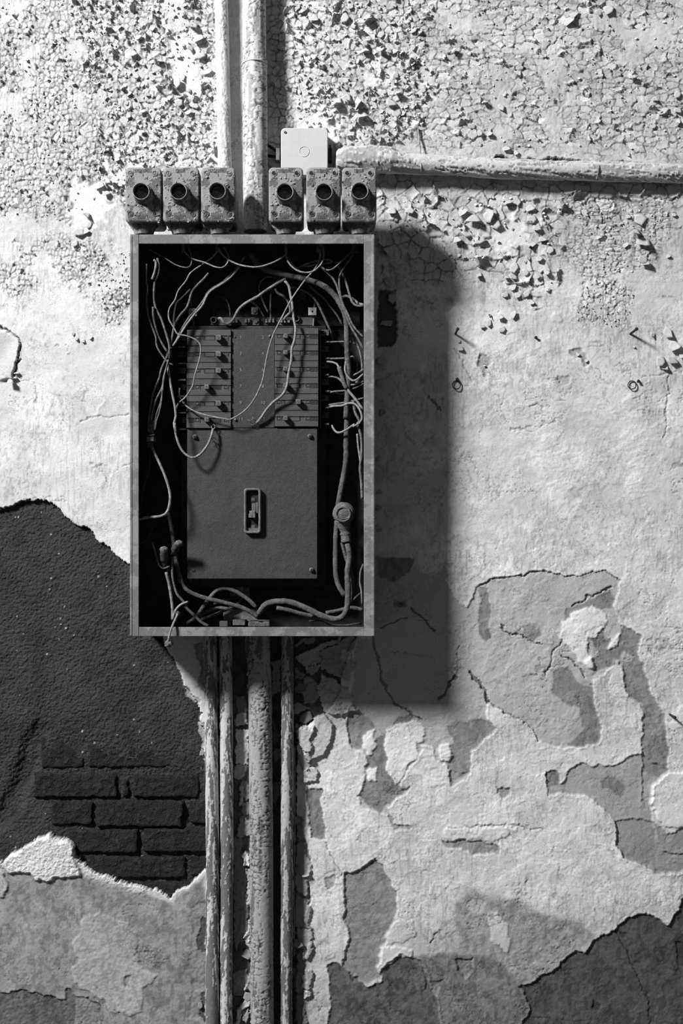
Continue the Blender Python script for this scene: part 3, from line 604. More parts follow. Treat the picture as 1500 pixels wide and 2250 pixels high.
# the ones that stand out in the photograph: (x, y, size, direction of the free edge)
for q in ((428,45,40,-110), (432,78,34,-60), (438,110,38,-75), (425,100,30,-120), (452,150,26,-60), (448,180,24,-70), (378,180,34,-30), (395,200,30,-80), (400,215,40,-100), (365,190,26,120), (430,225,26,-90), (410,240,26,-60),
          (300,75,30,-60), (315,95,26,-80), (330,60,26,-30), (235,55,26,-90), (240,100,24,-60), (290,110,28,-70), (350,130,24,-90), (215,400,34,-60), (235,415,32,-100), (228,395,26,-20), (262,400,22,-70), (290,345,20,-60), (255,345,24,-70), (235,325,28,-80),
          (195,465,34,-125), (200,485,30,-110), (178,500,34,-120), (165,525,30,-110), (188,505,20,-60), (170,740,16,-90), (185,745,15,-100), (196,738,16,-60), (165,730,16,-120),
          (160,180,16,-60), (60,130,14,-80), (265,190,24,-60), (300,160,26,-80), (280,250,22,-70), (330,255,22,-60), (360,270,22,-100), (340,300,20,-60), (400,285,24,-70), (420,300,20,-50), (445,260,22,-80),
          (660,15,30,-60), (690,35,28,-80), (730,25,26,-70), (750,30,40,-60), (800,35,46,-50), (805,90,30,-100), (800,105,36,-90), (835,70,26,-80), (900,60,26,-60), (905,100,22,-60), (735,215,54,-60), (765,205,46,-120), (775,225,44,-40), (790,245,40,-90), (862,215,40,-90), (870,235,38,-100), (868,200,30,-80), (880,240,30,-60), (930,190,24,-80), (990,110,24,-60),
          (1240,40,36,-50), (1255,25,30,-60), (1330,10,40,-60), (1320,20,30,-120), (1310,100,28,-80), (1050,285,28,-60), (1040,270,26,-110), (1070,290,22,-60), (1060,220,28,-80), (1095,230,26,-60), (1110,320,24,-80), (1130,330,22,-70), (1440,210,30,-90), (1450,235,34,-70), (1480,200,30,-70), (1490,235,30,-90), (1375,335,18,-60), (1385,165,24,-80), (1430,270,24,-60),
          (865,470,30,-80), (875,500,28,-60), (860,455,34,-90), (900,455,30,-70), (1010,460,34,-60), (1040,470,44,-90), (1060,475,40,-20), (1075,490,38,-30), (1030,500,36,-120), (1000,520,32,-60), (1050,520,30,-80), (1085,455,36,-100), (1110,440,30,-60), (1165,470,36,-70), (1180,490,34,-90), (1160,450,30,-60), (1190,520,26,-70), (1165,530,26,-60), (1180,560,28,-80), (1200,545,26,-30), (1165,560,26,-120), (1150,590,28,-60), (1180,600,26,-90), (1195,590,30,-60), (1125,580,34,-80), (1130,600,30,-100), (1120,625,28,-60), (1135,640,26,-80), (1110,640,24,-110), (1150,640,24,-50), (1165,660,20,-60), (1075,700,30,-90), (1095,690,28,-70), (1100,715,26,-80), (1080,690,24,-150), (1120,690,24,-20), (1060,710,22,-100), (1110,605,22,-100), (1050,600,26,-70),
          (860,640,44,-70), (845,610,40,-60), (850,700,44,-100), (835,780,36,-80), (880,600,30,-90), (900,570,30,-60), (870,575,30,-100), (835,900,26,-60), (832,830,30,-80), (830,1000,22,-70), (829,1110,20,-60), (833,1160,20,-80), (832,1075,20,-70),
          (1225,460,22,-70), (1228,450,20,-100), (1375,470,22,-60), (1395,500,46,-95), (1400,470,40,-60), (1412,520,44,-95), (1415,560,34,-110), (1415,570,30,-70), (1370,535,20,-60), (1480,465,20,-90), (1465,560,14,-60), (1495,605,20,-60),
          (1455,725,40,-20), (1470,750,46,-40), (1450,780,44,-80), (1490,740,44,-60), (1480,780,40,-100), (1495,770,36,-70), (1460,800,26,-90), (1440,730,24,-140), (1390,760,10,-60), (1010,760,22,-75), (1004,745,16,-60), (1063,800,14,-80), (1265,775,16,-50), (1285,790,14,-60),
          (28,822,26,-100), (22,832,24,-60), (36,815,18,-95)):
    flake(q[0], q[1], q[2]*0.72, q[3]+rf.uniform(-15, 15), asp=rf.uniform(0.75, 1.3))
# grey scraps of paint hanging off around the lower conduits
for q in ((655,1500,30,-70),(668,1560,34,-80),(612,1640,20,-70),(606,1720,18,-70),(651,1790,22,-85),(652,1900,20,-80),(654,2060,26,-85),(530,1790,16,-60),(545,2085,26,-100),(548,2170,24,-100),(545,2215,26,-110),(440,2200,18,-90),(443,1650,14,-90)):
    flake(q[0], q[1], q[2], q[3], mat='flake_grey', lift=1.0)
# the remaining single flakes are strewn where the paint curls most
ZN = (([(190,0),(474,0),(474,500),(300,500),(250,420),(210,380),(235,250),(190,150)], 70, 5, 13), ([(640,0),(950,0),(940,250),(880,320),(740,330),(640,240)], 55, 6, 14), ([(950,0),(1500,0),(1500,330),(950,310)], 35, 5, 12), ([(830,430),(1220,430),(1210,640),(1100,590),(1000,610),(900,600),(830,560)], 14, 7, 14))
def pick(poly):
    xs = [p[0] for p in poly]; ys = [p[1] for p in poly]
    while True:
        x = rf.uniform(min(xs), max(xs)); y = rf.uniform(min(ys), max(ys))
        if inpoly(np.array(x), np.array(y), poly): return x, y
nfl = sum(1 for o in wall.children if o.name.startswith('paint_flake'))
for poly, n, s0, s1 in ZN:
    for _ in range(n):
        if nfl >= 298: break
        x, y = pick(poly); flake(x, y, rf.uniform(s0+4, s1+4), rf.gauss(-75, 45)); nfl += 1
V, F = [], []
for poly, n, s0, s1 in ZN+(([(0,0),(210,0),(230,430),(150,470),(0,470)], 30, 5, 11), ([(200,560),(290,550),(290,720),(230,715)], 9, 5, 10), ([(1240,440),(1480,450),(1400,600),(1300,600)], 12, 5, 10), ([(1280,600),(1400,640),(1370,720),(1260,700)], 8, 5, 9)):
    for _ in range(n*8):
        x, y = pick(poly); sz = rf.uniform(s0*0.6, s1*0.75); a = math.radians(rf.gauss(-75, 50)); v, f = FL[rf.randrange(16)]
        c, s_ = math.cos(a), math.sin(a); o = len(V); h = wall_h(x, y)+0.3; asp = rf.uniform(0.6, 1.1)
        for (p, q2, r) in v: V.append(((x-750+(c*p-s_*q2*asp)*sz)/1000, -(h+r*sz)/1000, CZ+(1125-y+(s_*p+c*q2*asp)*sz)/1000))
        F += [tuple(i+o for i in t) for t in f]
st = link('paint_flakes_small', mesh_of('paint_flakes_small', V, F), 'flake', wall, True); st['kind'] = 'stuff'

# ------------------------------------------------------------------ conduits: painted steel tubes with their coats breaking up
def conduit(name, label, pts, seed, tone=0.6, dark=0.2, wear=0.52, seg=56, amp=0.7, crackle=0.0, group='conduits on the wall', cat='conduit', mat='pipe', zs=0.0018):
    """pts: (px, py, radius_px, h_centre_mm) along the axis"""
    c0 = P(pts[0][0], pts[0][1], pts[0][3])
    root = thing(name, label, cat, (c0.x, 0.0, c0.z), group)
    ctr = [P(p[0], p[1], p[3]) for p in pts]; rad = [p[2]*(1-p[3]/1000/D)/1000 for p in pts]
    L = [0.0]
    for a, b in zip(ctr[:-1], ctr[1:]): L.append(L[-1]+(b-a).length)
    n = int(L[-1]/zs); s = np.linspace(0, L[-1], n)
    C = np.stack([np.interp(s, L, [c[k] for c in ctr]) for k in range(3)], 1); R = np.interp(s, L, rad)
    d = (ctr[-1]-ctr[0]).normalized(); a1 = Vector((0, -1, 0)); a1 = (a1-d*a1.dot(d)).normalized(); a2 = d.cross(a1)
    th = np.linspace(0, 2*math.pi, seg, endpoint=False)
    S, TH = np.meshgrid(s*1000, th, indexing='ij'); RR = np.repeat(R[:, None], seg, 1)
    cx = np.cos(TH)*R.mean()*1000; cy = np.sin(TH)*R.mean()*1000
    f = fbm(S/42+cx/6, cy/6+seed*3.1, seed, 6); f2 = fbm(S/6+cx/3, cy/3+seed, seed+4, 3); f3 = fbm(S/150+cx/30, cy/30, seed+8, 3)
    wear = wear+(0.15*sstep(0.35, 0.8, S/S.max()) if 'below' in str(group) and not crackle else 0)
    coat = sstep(wear-0.012, wear+0.012, f+(f2-0.5)*0.45+(f3-0.5)*0.45)
    disp = coat*amp+(f2-0.5)*amp*0.9
    tn = tone*(0.82+0.36*f2)*coat+dark*(0.8+0.4*f2)*(1-coat)
    if crackle:
        d1, e, u, v, cid = worley(S+(f2-0.5)*8, TH*R.mean()*1000+(f-0.5)*26, 13, 19, seed+2)
        cr = (1-sstep(0.15, 1.1, e))*sstep(0.40, 0.5, fbm(S/70, TH*0.7, seed+12, 3))
        disp = disp-cr*1.8*crackle+d1*0.25*crackle*(cid-0.3); tn = tn*(1-cr*0.8)
    RR = RR+disp/1000
    V = C[:, None, :]+(np.cos(TH)*RR)[..., None]*np.array(a1)+(np.sin(TH)*RR)[..., None]*np.array(a2)
    V = V.reshape(-1, 3); fs = []
    for i in range(n-1):
        for k in range(seg): fs.append((i*seg+k, (i+1)*seg+k, (i+1)*seg+(k+1) % seg, i*seg+(k+1) % seg))
    fs += [tuple(range(seg)), tuple((n-1)*seg+k for k in range(seg))[::-1]]
    me = mesh_of('tube', V.tolist(), fs)
    bm = bmesh.new(); bm.from_mesh(me); bmesh.ops.recalc_face_normals(bm, faces=bm.faces); bm.to_mesh(me); bm.free()
    at = me.attributes.new('tone', 'FLOAT', 'POINT'); at.data.foreach_set('value', tn.astype(np.float32).ravel())
    link('tube', me, mat, root, True)
    return root
c = conduit('conduit', 'thin white-painted conduit rising left of the thick one above the panel', [(485.5,-60,14,19), (486,0,14,19), (492.5,300,14.5,19), (495,420,14.5,19), (496,500,14.5,19)], 3, 0.64, 0.48, 0.44, group='conduits above the panel')
c = conduit('conduit', 'thick white-painted conduit rising from the middle of the panel top', [(557,-60,25,33), (558,0,25,33), (559,133,25,33), (559.5,137,26.5,33), (560.5,300,26.5,33), (561,440,26,33), (561,509,25,33)], 5, 0.62, 0.38, 0.42, group='conduits above the panel', crackle=0.4)
def strap(par, pts3, r, mat='flake', name='strap', label=None): return tube(name, pts3, r, mat, par, 8, label, 0.004)
def around(cx, cy, r, h, a0, a1, slope=0.0, horiz=False, n=9):
    out = []
    for k in range(n):
        a = math.radians(a0+(a1-a0)*k/(n-1)); hh = h+(r+1.2)*math.cos(a)
        if horiz: out.append(P(cx+slope*math.sin(a), cy+(r+1.2)*math.sin(a), hh))
        else: out.append(P(cx+(r+1.2)*math.sin(a), cy+slope*(1-math.cos(a)), hh))
    return out
strap(c, around(559, 130, 26.5, 33, -95, 95, 14), 1.6, label='thin wire band round the tube')
PB = [(461,1385,13.5,21), (461.8,1420,13.5,21), (466.5,1850,13.8,21), (466,2250,14,21), (466,2320,14,21)]
conduit('conduit', 'leftmost of the four conduits below the panel, beside the dark hole', PB, 7, 0.52, 0.15, 0.45, group='conduits below the panel')
conduit('conduit', 'second conduit from the left below the panel, close beside the first', [(495.5,1385,13.2,21), (496,1420,13.4,21), (498.6,1850,13.4,21), (497,2250,12.8,21), (497,2320,12.8,21)], 9, 0.50, 0.15, 0.46, group='conduits below the panel')
c = conduit('conduit', 'thick crackled conduit below the panel, third from the left', [(567,1385,26.5,31), (567,1440,26.8,31), (568,1452,25,31), (571,1500,24.5,31), (574,1850,24.5,31), (576,2250,24,31), (576,2320,24,31)], 11, 0.34, 0.16, 0.33, crackle=1.0, amp=1.2, group='conduits below the panel')
c = conduit('conduit', 'thin conduit standing alone on the right below the panel', [(631.5,1385,12.8,22), (631.5,1420,12.9,22), (630.5,1850,13.6,22), (628.5,2250,12.8,22), (628,2320,12.8,22)], 13, 0.40, 0.13, 0.45, group='conduits below the panel')
tube('thin_wire', [P(646.5, 1640, 6), P(647, 1800, 7), P(645.5, 1960, 6), P(646, 2100, 6)], 1.6, 'flake_grey', c)
# the horizontal pipe to the right
hp = conduit('horizontal_pipe', 'rough painted pipe running right along the wall above the box shadow', [(738,351,17,26), (742,351,23,26), (760,350,27,27), (840,352,28.5,27), (858,354,28,27), (872,357,24,26), (900,360,21,25), (967,363,19.5,24), (1100,371,20,24), (1313,376,20,24), (1500,381.5,18.5,22), (1620,384,18.5,22)], 17, 0.55, 0.36, 0.46, seg=60, amp=2.0, group=None, cat='pipe')
strap(hp, [P(918.5, 281, 7), P(920, 300, 7), P(922.5, 330, 18)]+around(925, 360, 20, 24, -40, 80, 1, True, 6), 2.0, 'flake_grey', 'tie_wire')
strap(hp, around(1314, 375, 20.5, 24, -100, 70, -3, True, 9), 2.0, 'wire_light', 'tie_wire')
# ------------------------------------------------------------------ junction box with black cables
jb = thing('junction_box', 'pale square junction box with a round mark on its lid behind the conduit boxes', 'junction box', P(668, 332, 0))
def rounded(name, x0, y0, x1, y1, h0, h1, rpx, mat, par, bev=1.2, corners=(1, 1, 1, 1), n=6, label=None, taper=0.0):
    """rounded rectangle prism; corners tl,tr,br,bl"""
    pts = []
    for (cx, cy, a0, on) in ((x0+rpx, y0+rpx, 180, corners[0]), (x1-rpx, y0+rpx, 270, corners[1]), (x1-rpx, y1-rpx, 0, corners[2]), (x0+rpx, y1-rpx, 90, corners[3])):
        if on:
            for k in range(n+1):
                a = math.radians(a0+90*k/n); pts.append((cx+rpx*math.cos(a), cy+rpx*math.sin(a)))
        else:
            sx = -1 if a0 in (180, 90) else 1; sy = -1 if a0 in (180, 270) else 1; pts.append((cx+rpx*sx, cy+rpx*sy))
    bm = bmesh.new(); mx, mz = (x0+x1)/2, (y0+y1)/2
    lv = [(h0, 1.0+taper), (h1-bev, 1.0), (h1-bev*0.3, 1.0-bev*0.3/((x1-x0)/2)), (h1, 1.0-bev/((x1-x0)/2))]
    rings = []
    for h, k in lv:
        R_ = []
        for (px, py) in pts:
            p = P(mx+(px-mx)*k, mz+(py-mz)*k, h1); R_.append(bm.verts.new((p.x, -h/1000, p.z)))
        rings.append(R_)
    m = len(pts)
    for a, b in zip(rings[:-1], rings[1:]):
        for k in range(m): bm.faces.new((a[k], a[(k+1) % m], b[(k+1) % m], b[k]))
    bm.faces.new(rings[-1]); bm.faces.new(rings[0][::-1])
    o = bm_done(name, bm, mat, par, False, label)
    for f in o.data.polygons: f.use_smooth = len(f.vertices) == 4
    return o
rounded('body', 618, 282, 718, 384, 0, 38, 9, 'white', jb)
rounded('lid', 617, 281, 720, 385, 38.5, 45, 9, 'white', jb, 1.5)
c_ = P(668, 333, 45); lathe('round_mark', (c_.x, c_.z), [(11.2, 44.8), (11.2, 45.6), (10.2, 45.6), (10.2, 44.8)], 'flake', jb, 28, cap=False)
screw(jb, 626, 290, 45, 3.4, 'steel', ang=1.2)
for sgn, x in ((-1, 609), (1, 724)):
    bm = bmesh.new(); add_box(bm, x-3, 325, x+5, 352, 6, 30, 1.0); add_box(bm, x-1, 318, x+3, 326, 8, 20, 0.5)
    bm_done('cable_gland', bm, 'rust' if sgn > 0 else 'edge', jb)
for pts, lb in (([(578,312,12), (590,320,14), (602,328,16), (612,336,18)], 'black cable entering the junction box from behind the thick conduit, upper one'), ([(576,338,10), (588,342,13), (600,344,16), (612,344,18)], 'black cable entering the junction box from behind the thick conduit, lower one')):
    q = tube('black_cable', [P(*p) for p in pts], 3.3, 'black', None, 10); q['label'] = lb; q['category'] = 'cable'; q['group'] = 'black cables at the junction box'
q = tube('bare_cable', [P(584,350,12), P(590,362,14), P(600,372,14), P(614,380,14)], 2.6, 'wire_light', None, 8); q['label'] = 'pale cable looping under the junction box beside the thick conduit'; q['category'] = 'cable'
# ------------------------------------------------------------------ six conduit boxes with open nipples
CBX = [(274.5,354,(309.9,420.1),'leftmost','EX/SB/NO/I855','081/1'), (357.5,437,(392.2,419.8),'second from left','V/260','081/1'), (441,516.5,(477.5,419),'third from left','EXSSC/1085','081/1'),
       (590,665.5,(626,421),'fourth from left','E200/E/1055','081/1'), (672.5,748.5,(712,421.2),'second from the right','D.JI(E)/ZI.85','051/1'), (751,827,(790.6,419.3),'rightmost','V/260','DB11/1')]
EXT = ['with a bare left side', 'with a smooth lid corner', 'with crisp slotted screws', 'with a long dark shadow', 'with one empty screw hole', 'with a bare strip on its right']
for bi, (x0, x1, (mx, my), pos, t1, t2) in enumerate(CBX):
    y0, y1 = 367.5, 489; FH = 176
    b = thing('conduit_box', f'grey flaking conduit box, {pos} of the six above the panel', 'conduit box', P((x0+x1)/2, 505, 165), 'six conduit boxes on top of the panel')
    rounded('body', x0+0.5, y0+0.5, x1-0.5, y1, 86, 166, 9, 'cast', b, 1.0)
    lid = rounded('lid', x0, y0, x1, y1-1, 166.5, FH, 9, 'cast', b, 3.5)
    # flared neck down into the panel top
    xc = (x0+x1)/2+(2 if bi < 3 else 0); bm = bmesh.new(); rings = []
    for (zz, r) in ((489, 32), (500, 28), (506, 22), (517, 19)):
        cc = P(xc, zz, 140); rings.append([bm.verts.new((cc.x+r/1000*math.cos(2*math.pi*k/20), cc.y+min(r, 22)/1000*math.sin(2*math.pi*k/20), cc.z)) for k in range(20)])
    for a, c2 in zip(rings[:-1], rings[1:]):
        for k in range(20): bm.faces.new((a[k], a[(k+1) % 20], c2[(k+1) % 20], c2[k]))
    bm_done('neck', bm, 'cast', b, True)
    NH = 200; c_ = P(mx, my, NH); cc = (c_.x, c_.z); k = (1-NH/1000/D)
    lathe('collar', cc, [(23*k, FH-1), (22.5*k, FH+3), (20*k, FH+5), (19.4*k, FH+9), (18.8*k, FH+10)], 'cast', b, 32, cap=False)
    lathe('nipple', cc, [(17.5*k, FH+2), (17.6*k, FH+24), (18.2*k, FH+25), (18.3*k, NH-1), (17.8*k, NH), (16.9*k, NH), (16.5*k, NH-1), (16.4*k, 124)], 'lip', b, 36, cap=False)
    lathe('bore', cc, [(16.35*k, NH-6), (16.3*k, 124), (0.2, 123)], 'slot', b, 24)
    for si, (sx, sy) in enumerate(((x0+12, y0+13.5), (x1-13.5, y0+13.5), (x0+12.5, y1-19), (x1-13.5, y1-18.5))):
        if (bi == 4 and si == 3) or (bi == 0 and si == 3):
            c_ = P(sx, sy, FH); lathe('screw_hole', (c_.x, c_.z), [(5.6, FH-0.5), (5.2, FH+1.2), (3.4, FH+1.0), (3.2, FH-0.2)], 'cast', b, 18, cap=False); lathe('screw_hole_bore', (c_.x, c_.z), [(3.2, FH+0.1), (3.0, FH+0.3)], 'slot', b, 14)
        else:
            c_ = P(sx, sy, FH); lathe('screw_boss', (c_.x, c_.z), [(6.0, FH-0.5), (5.7, FH+1.1), (4.6, FH+1.0), (4.4, FH-0.2)], 'cast', b, 18, cap=False)
            screw(b, sx, sy, FH-0.6, 4.1, 'rust' if bi > 2 else 'cast', ang=0.4+si*0.9+bi)
    for (t, yy, hw) in ((t1, y0+7.5, 20 if len(t1) > 6 else 10), (t2, y1-12.5, 10.5 if len(t2) < 6 else 13)):
        xm = (x0+x1)/2-1.5; bm = bmesh.new()
        for (a0, b0, a1, b1) in ((xm-hw, yy-3.4, xm+hw, yy-2.8), (xm-hw, yy+2.8, xm+hw, yy+3.4), (xm-hw, yy-3.4, xm-hw+.7, yy+3.4), (xm+hw-.7, yy-3.4, xm+hw, yy+3.4)): add_box(bm, a0, b0, a1, b1, FH-0.3, FH+0.7)
        bm_done('cast_label_frame', bm, 'cast', b); lettering('cast_lettering', t, xm, yy, FH+0.4, 6.6, 'lip', b, wid=min(1.0, hw*2/(len(t)*4.1)))
    rr = random.Random(bi+5); n = 0       # scales of enamel lifting off the lid
    V, F = [], []
    while n < 46:
        px = rr.uniform(x0+3, x1-4); py = rr.uniform(y0+3, y1-4)
        if math.hypot(px-mx, py-my) < 22 or (abs(px-(x0+x1)/2) < 22 and min(abs(py-y0-7), abs(py-y1+12)) < 5): continue
        if fbm(np.array(px/14.0), np.array(py/14.0), bi*3.3, 3) < 0.47: continue
        sz = rr.uniform(2.5, 8); a = math.radians(rr.gauss(-75, 50)); v, f = FL[rr.randrange(16)]; o = len(V); c_ = P(px, py, FH)
        for (p, q2, r) in v: V.append((c_.x+(math.cos(a)*p-math.sin(a)*q2*.8)*sz/1000, -(FH+r*sz*0.6)/1000, c_.z+(math.sin(a)*p+math.cos(a)*q2*.8)*sz/1000))
        F += [tuple(i+o for i in t) for t in f]; n += 1
    s_ = link('enamel_scales', mesh_of('enamel_scales', V, F), 'cast', b, True); s_['kind'] = 'stuff'
# ------------------------------------------------------------------ the distribution panel
pb = thing('electrical_panel', 'tall open electrical panel with dusty breakers and no door', 'electrical panel', P(554, 955, 0))
RH = 165
OX0, OX1, OY0, OY1 = 286, 822, 515, 1398; IX0, IX1, IY0, IY1 = 305, 798.5, 535.5, 1378
def sheet(name, x0, y0, x1, y1, h0, h1, mat, **k): return box(name, x0, y0, x1, y1, h0, h1, mat, pb, **k)
for nm, r in (('rim_top', (305, OY0, 799, IY0)), ('rim_bottom', (305, IY1, 799, OY1)), ('rim_left', (OX0, OY0, IX0-0.3, OY1)), ('rim_right', (IX1+0.6, OY0, OX1, OY1))):
    box(nm.split('_')[0], *r, RH-3.5, RH+(0.8 if nm in ('rim_left', 'rim_right') else 0), 'rim', pb, bev=0.9, hr=RH)
# outer rolled edge of the rim on the two sides
for x in ((OX0-0.6, OX0+4.5), (OX1-5.5, OX1+0.3)): sheet('rolled_edge', x[0], OY0+2, x[1], OY1-1, RH-14, RH+2.0, 'rim', bev=1.2, hr=RH)
a = P(OX0, OY0, RH); b_ = P(OX1, OY1, RH)
def plank(name, x0, z0, x1, z1, h0, h1, mat, par=pb):
    bm = bmesh.new(); vs = [bm.verts.new(p) for p in ((x0, -h0/1000, z0), (x1, -h0/1000, z0), (x1, -h0/1000, z1), (x0, -h0/1000, z1), (x0, -h1/1000, z0), (x1, -h1/1000, z0), (x1, -h1/1000, z1), (x0, -h1/1000, z1))]
    for q_ in ((0, 3, 2, 1), (4, 5, 6, 7), (0, 1, 5, 4), (1, 2, 6, 5), (2, 3, 7, 6), (3, 0, 4, 7)): bm.faces.new([vs[i] for i in q_])
    return bm_done(name, bm, mat, par)
t_ = 0.0016
plank('side_wall', a.x, a.z, a.x+t_, b_.z, 3, RH-3.5, 'inside'); plank('side_wall', b_.x-t_, a.z, b_.x, b_.z, 3, RH-3.5, 'inside')
plank('top_wall', a.x, a.z, b_.x, a.z-t_, 3, RH-3.5, 'inside'); plank('bottom_wall', a.x, b_.z+t_, b_.x, b_.z, 3, RH-3.5, 'inside')
plank('back_wall', a.x, a.z, b_.x, b_.z, 2, 6, 'inside')
# chassis tray behind the breakers, terminal bars
sheet('chassis', 398, 716, 716, 1290, 8, 60, 'inside', bev=1)
sheet('back_tray', 466, 600, 790, 716, 8, 14, 'inside')
CH = 96
# cover plate with the main switch
cp = rounded('cover_plate', 411, 941, 697, 1272, 60, CH, 3, 'plate', pb, 1.2)
for (x, y) in ((428, 960), (680.5, 958.5), (684, 1252)):
    c_ = P(x, y, CH); o = ball('cover_screw', Vector((c_.x, -(CH+2)/1000, c_.z)), 5.2, 4.5, 5.2, 'knob', pb, 0.06, int(x))
    bm = bmesh.new(); add_disc(bm, (c_.x, c_.z), 3.0, 2.4, CH+3, CH+7.2, 12); bm_done('slotted_head', bm, 'rust', o)
c_ = P(426, 1254, CH); lathe('empty_screw_hole', (c_.x, c_.z), [(3.6, CH+0.1), (3.4, CH+0.3)], 'slot', pb, 16)
def frame_rr(name, x0, y0, x1, y1, wpx, h0, h1, rpx, mat, par):
    def ringpts(ax0, ay0, ax1, ay1, r):
        o = []
        for (cx, cy, a0) in ((ax0+r, ay0+r, 180), (ax1-r, ay0+r, 270), (ax1-r, ay1-r, 0), (ax0+r, ay1-r, 90)):
            for k in range(6): t = math.radians(a0+90*k/5); o.append((cx+r*math.cos(t), cy+r*math.sin(t)))
        return o
    bm = bmesh.new(); R_ = []
    for (ins, h, rr) in ((0, h0, rpx), (0, h1-1.5, rpx), (wpx*0.4, h1, rpx*0.8), (wpx*0.75, h1-0.6, rpx*0.7), (wpx, h1-2, rpx*0.55), (wpx, h0, rpx*0.55)):
        R_.append([bm.verts.new((P(px, py, h1).x, -h/1000, P(px, py, h1).z)) for px, py in ringpts(x0+ins, y0+ins, x1-ins, y1-ins, max(rr, 0.5))])
    m = len(R_[0])
    for a, c2 in zip(R_[:-1], R_[1:]):
        for k in range(m): bm.faces.new((a[k], a[(k+1) % m], c2[(k+1) % m], c2[k]))
    return bm_done(name, bm, mat, par, True)
bz = frame_rr('switch_bezel', 535.5, 1072.5, 573, 1172.5, 5.5, CH-0.5, CH+12, 7, 'edge', pb)
sheet('switch_recess', 540.5, 1077.5, 568, 1168, CH-0.2, CH+0.8, 'slot')
sheet('switch_ledge', 541.5, 1160, 568, 1167.5, CH+0.8, CH+6, 'knob', bev=0.5)
sheet('switch_slide', 553, 1106, 561, 1126, CH+0.8, CH+3, 'knob', bev=0.3)
sheet('switch_side_guide', 562, 1104, 566.5, 1128, CH+0.8, CH+6, 'edge', bev=0.4)
tg = sheet('main_toggle', 546, 1128.5, 560.5, 1137.5, CH+0.8, CH+17, 'edge', bev=0.9)
sheet('toggle_slope', 547.5, 1122, 560.5, 1129.5, CH+0.8, CH+10, 'edge', bev=1.5)
c_ = P(553.2, 1134.3, CH+17); lathe('toggle_dot', (c_.x, c_.z), [(1.7, CH+16.8), (1.5, CH+17.5), (0.9, CH+17.4), (0.8, CH+16.8)], 'slot', pb, 12)
for (yy, tx) in ((1098, 'ON'), (1158, 'OFF')):
    sheet('switch_label', 551, yy-5, 560.5, yy+4, CH+0.8, CH+2.0, 'plate'); lettering('switch_lettering', tx, 555.7, yy-0.5, CH+2.0, 5.5, 'mark', pb, wid=0.75)
# number plate
npl = rounded('number_plate', 508.5, 724, 603, 940, 60, CH, 1.5, 'plate', pb, 0.8)
for k in range(6):
    for (x, nn) in ((529, 2*k+1), (577.5, 2*k+2)): lettering('number', str(nn), x, 741.3+k*35.9, CH+0.3, 9.5, 'mark', pb)
for (x, y, hole) in ((516.5, 741, True), (592.5, 739, False), (517, 922.5, False), (592.5, 921.5, True)):
    c_ = P(x, y, CH)
    if hole: lathe('empty_screw_hole', (c_.x, c_.z), [(2.1, CH+0.1), (2.0, CH+0.3)], 'slot', pb, 14)
    else: ball('plate_screw', Vector((c_.x, -(CH+1)/1000, c_.z)), 3.2, 3.2, 3.2, 'knob', pb, 0.05, 3)
